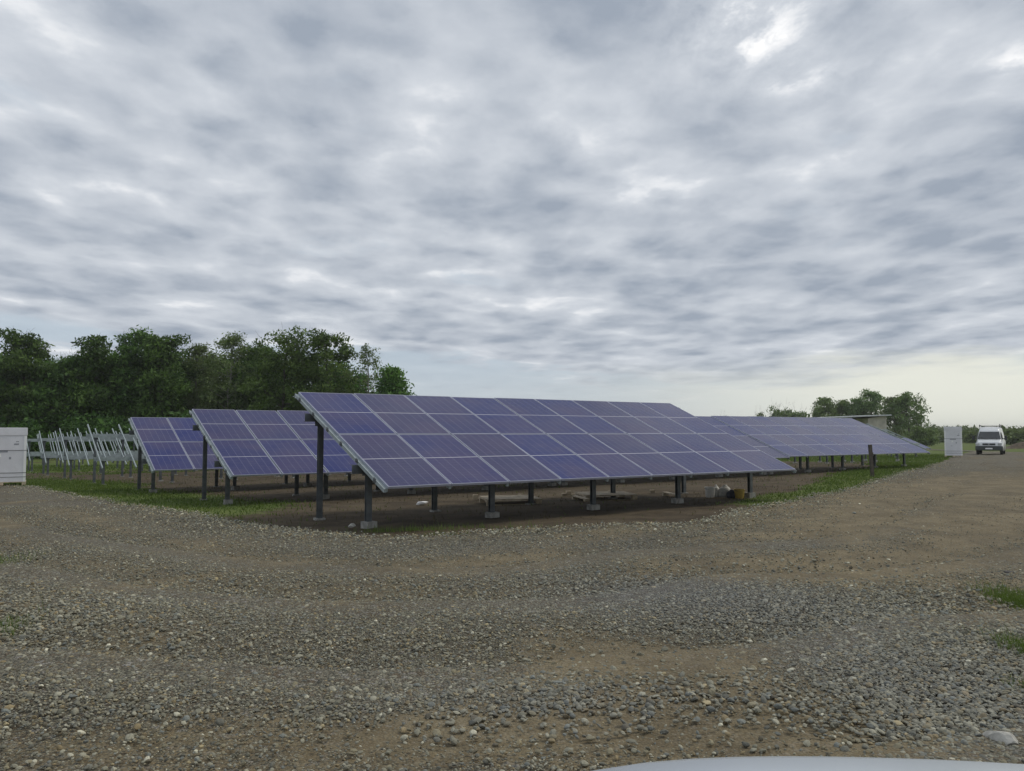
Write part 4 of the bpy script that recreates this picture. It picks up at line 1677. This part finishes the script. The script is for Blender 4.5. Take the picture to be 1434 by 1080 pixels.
# trees beyond the shed
RT = 'trees in a line beyond the pale shed'
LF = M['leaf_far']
right_trees = [(1153, 557, 168, 2.9, 'leftmost tree of the line beyond the shed, above the grey panels'),
               (1176, 561, 172, 2.3, 'thin tree second in the line beyond the shed'),
               (1197, 558, 170, 2.3, 'narrow tree third in the line, left of the tallest'),
               (1221, 547, 168, 3.3, 'tallest tree of the line, rising over the shed roof'),
               (1252, 556, 160, 2.6, 'airy tree with bare lower trunk just right of the shed wall'),
               (1272, 550, 156, 3.2, 'full leafy tree closing the line on the right, over the small distant table')]
for i, (px, top, dist, cw, lab) in enumerate(right_trees):
    h = h_at(px, top, dist)
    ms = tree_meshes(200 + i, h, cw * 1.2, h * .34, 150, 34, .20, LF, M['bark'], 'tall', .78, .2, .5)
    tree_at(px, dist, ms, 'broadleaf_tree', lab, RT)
bushes = [(1062, 580, 240, 2.6, 'small far bush poking over the grey panels, left of the bushy pair'), (1092, 572, 240, 3.2, 'far bush with a spiky top over the grey panels'),
          (1115, 578, 240, 4.2, 'wide low far bush over the grey panels beside the line of trees'), (1012, 585, 260, 2.2, 'tiny far bush showing just past the corner of the nearest table'),
          (1365, 605, 190, 2.4, 'round bush between the white crate and the van'), (1412, 602, 170, 3.0, 'bush right behind the white van'),
          (1436, 600, 165, 3.0, 'bush at the right border behind the brown bank'), (1292, 598, 150, 2.2, 'low bush at the foot of the full leafy tree')]
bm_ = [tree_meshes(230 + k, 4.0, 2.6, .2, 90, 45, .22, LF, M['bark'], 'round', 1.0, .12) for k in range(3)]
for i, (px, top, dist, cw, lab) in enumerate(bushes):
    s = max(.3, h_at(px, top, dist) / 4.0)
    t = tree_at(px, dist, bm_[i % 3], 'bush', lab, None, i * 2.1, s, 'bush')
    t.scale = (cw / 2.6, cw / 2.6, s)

# far hedge lines closing the field
def far_mass(name, label, a, b, n, hgt, seed, leaf=.5):
    r = np.random.default_rng(seed)
    t = np.sort(r.random(n))
    x = a[0] + (b[0] - a[0]) * t + r.normal(0, 2.5, n)
    y = a[1] + (b[1] - a[1]) * t + r.normal(0, 4, n)
    hh = hgt * (.45 + .75 * vn.fbm(t * 22, t * 0 + seed, 3)) * r.uniform(.8, 1.15, n)
    idx = np.repeat(np.arange(n), 60)
    z = ground(x, y)
    dirs = r.normal(0, 1, (len(idx), 3)); dirs /= np.linalg.norm(dirs, axis=1)[:, None]
    cent = np.stack([x, y, z + hh * .5], 1)[idx] + dirs * (r.random(len(idx)) ** .4)[:, None] * np.stack([hh * .6, hh * .6, hh * .5], 1)[idx]
    V, Fq = leaf_quads(cent, 0, leaf, r)
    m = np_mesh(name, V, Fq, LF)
    m.attributes.new('tint', 'FLOAT', 'FACE').data.foreach_set('value', np.clip(r.normal(.4, .2, len(idx)) + r.normal(0, .15, n)[idx], 0, 1).astype(np.float32))
    tag(link(bpy.data.objects.new(name, m)), label, kind='stuff')


far_mass('far_hedge', 'distant hedge along the end of the field', on_ray(1280, 230), on_ray(1520, 190), 320, 4.2, 3, .42)
far_mass('far_wood', 'hazy far-off wood on the horizon', on_ray(560, 420), on_ray(1700, 420), 520, 6.5, 9, .8)


def bank():
    """brown earth bank right of the van"""
    x0, y0 = at(1412, 628.5)
    r = np.random.default_rng(9)
    nu, nw = 40, 9
    V = []
    for i in range(nu):
        for j in range(nw):
            u, w = i / (nu - 1), j / (nw - 1)
            x = x0 + 22 * u + r.normal(0, .05)
            y = y0 + 3.2 * w - 2.0 * u
            z = 1.0 * math.sin(math.pi * w) ** .8 * min(1, u * 8 + .1) * (.75 + .5 * vn.fbm(np.array([u * 14.]), np.array([w * 3.]), 3)[0]) - .1
            V.append((x, y, G(x, y) + z))
    o = link(bpy.data.objects.new('earth_bank', np_mesh('earth_bank', V, grid_faces(nu, nw), M['brown_earth'], smooth=True)))
    tag(o, kind='structure')


bank()


# ------------------------------------------------------------------ grass
def blades(name, label, x, y, hgt, width, mat, seed, bright=0.0):
    r = np.random.default_rng(seed)
    n = len(x)
    z = ground(x, y) - .03
    a = r.uniform(0, 6.283, n)
    h = hgt * np.exp(r.normal(0, .3, n))
    w = width * np.exp(r.normal(0, .2, n))
    lean = r.normal(0, .32, (n, 2)) * h[:, None]
    bx, by = np.cos(a) * w, np.sin(a) * w
    V = np.stack([np.stack([x - bx, y - by, z], 1), np.stack([x + bx, y + by, z], 1), np.stack([x + lean[:, 0], y + lean[:, 1], z + h], 1)], 1).reshape(-1, 3)
    m = np_mesh(name, V, np.arange(3 * n).reshape(-1, 3), mat)
    m.attributes.new('tint', 'FLOAT', 'FACE').data.foreach_set('value', np.clip(r.normal(.5 + bright, .22, n), 0, 1).astype(np.float32))
    tag(link(bpy.data.objects.new(name, m)), label, kind='stuff')


r = np.random.default_rng(21)
X, Y = [], []
for (n, x0, x1, y0, y1) in ((260000, -22, 26, 11, 45), (90000, 0, 45, 30, 75), (60000, -45, -8, 26, 60)):
    X.append(r.uniform(x0, x1, n)); Y.append(r.uniform(y0, y1, n))
X, Y = np.concatenate(X), np.concatenate(Y)
edm = edge_dist(X, Y)
k = edm > -.06
X, Y, edm = X[k], Y[k], edm[k]
k = r.random(len(X)) < np.clip(grass_amount(X, Y) * 1.25 - .12, .012, 1)
X, Y = X[k], Y[k]
dist = np.hypot(X, Y)
blades('verge_grass', 'short green grass along the gravel and under the rows', X, Y, 0.045 + .0006 * dist, .007 + .00035 * dist, M['blade'], 31)
# weeds just inside the soil and at both near sides of the yard
gx_, gy_ = [], []
for (px, py, s1, s2, n) in ((1452, 858, .07, .36, 6000), (1458, 925, .065, .20, 3200), (1432, 972, .05, .08, 120), (-36, 800, .16, .5, 2600), (-30, 900, .10, .3, 1600),
                            (1432, 838, .06, .2, 700), (560, 742, .45, .10, 420), (700, 738, .5, .08, 160), (640, 748, .6, .06, 160)):
    cx, cy = at(px, py)
    gx_.append(cx + r.normal(0, s1, n)); gy_.append(cy + r.normal(0, s2, n))
blades('side_weeds', 'clumps of fresh grass at the sides of the gravel yard', np.concatenate(gx_), np.concatenate(gy_), .085, .0045, M['blade'], 33, .15)
n = 16000
X, Y = r.uniform(-16, 22, n), r.uniform(11, 42, n)
k = (edge_dist(X, Y) > 0)
X, Y = X[k], Y[k]
k = vn.fbm(X * .6, Y * .6, 4) > .5
blades('dry_stubble', 'sparse dry stubble on the brown soil under the tables', X[k], Y[k], .07, .008, M['blade_dry'], 35)

# ------------------------------------------------------------------ thin morning haze
hm = bpy.data.materials.new('thin_haze')
hm.use_nodes = True
hm.node_tree.nodes.clear()
_v = hm.node_tree.nodes.new('ShaderNodeVolumePrincipled')
_v.inputs['Color'].default_value = (0.92, 0.94, 0.92, 1)
_v.inputs['Density'].default_value = 0.0003
_v.inputs['Anisotropy'].default_value = 0.35
_o = hm.node_tree.nodes.new('ShaderNodeOutputMaterial')
hm.node_tree.links.new(_v.outputs[0], _o.inputs['Volume'])
hz_ = MB()
hz_.box((-2900, -900, -4.0), (2900, 3900, 20.0))
tag(hz_.build('haze', hm), 'thin pale haze hanging over the field', kind='stuff')
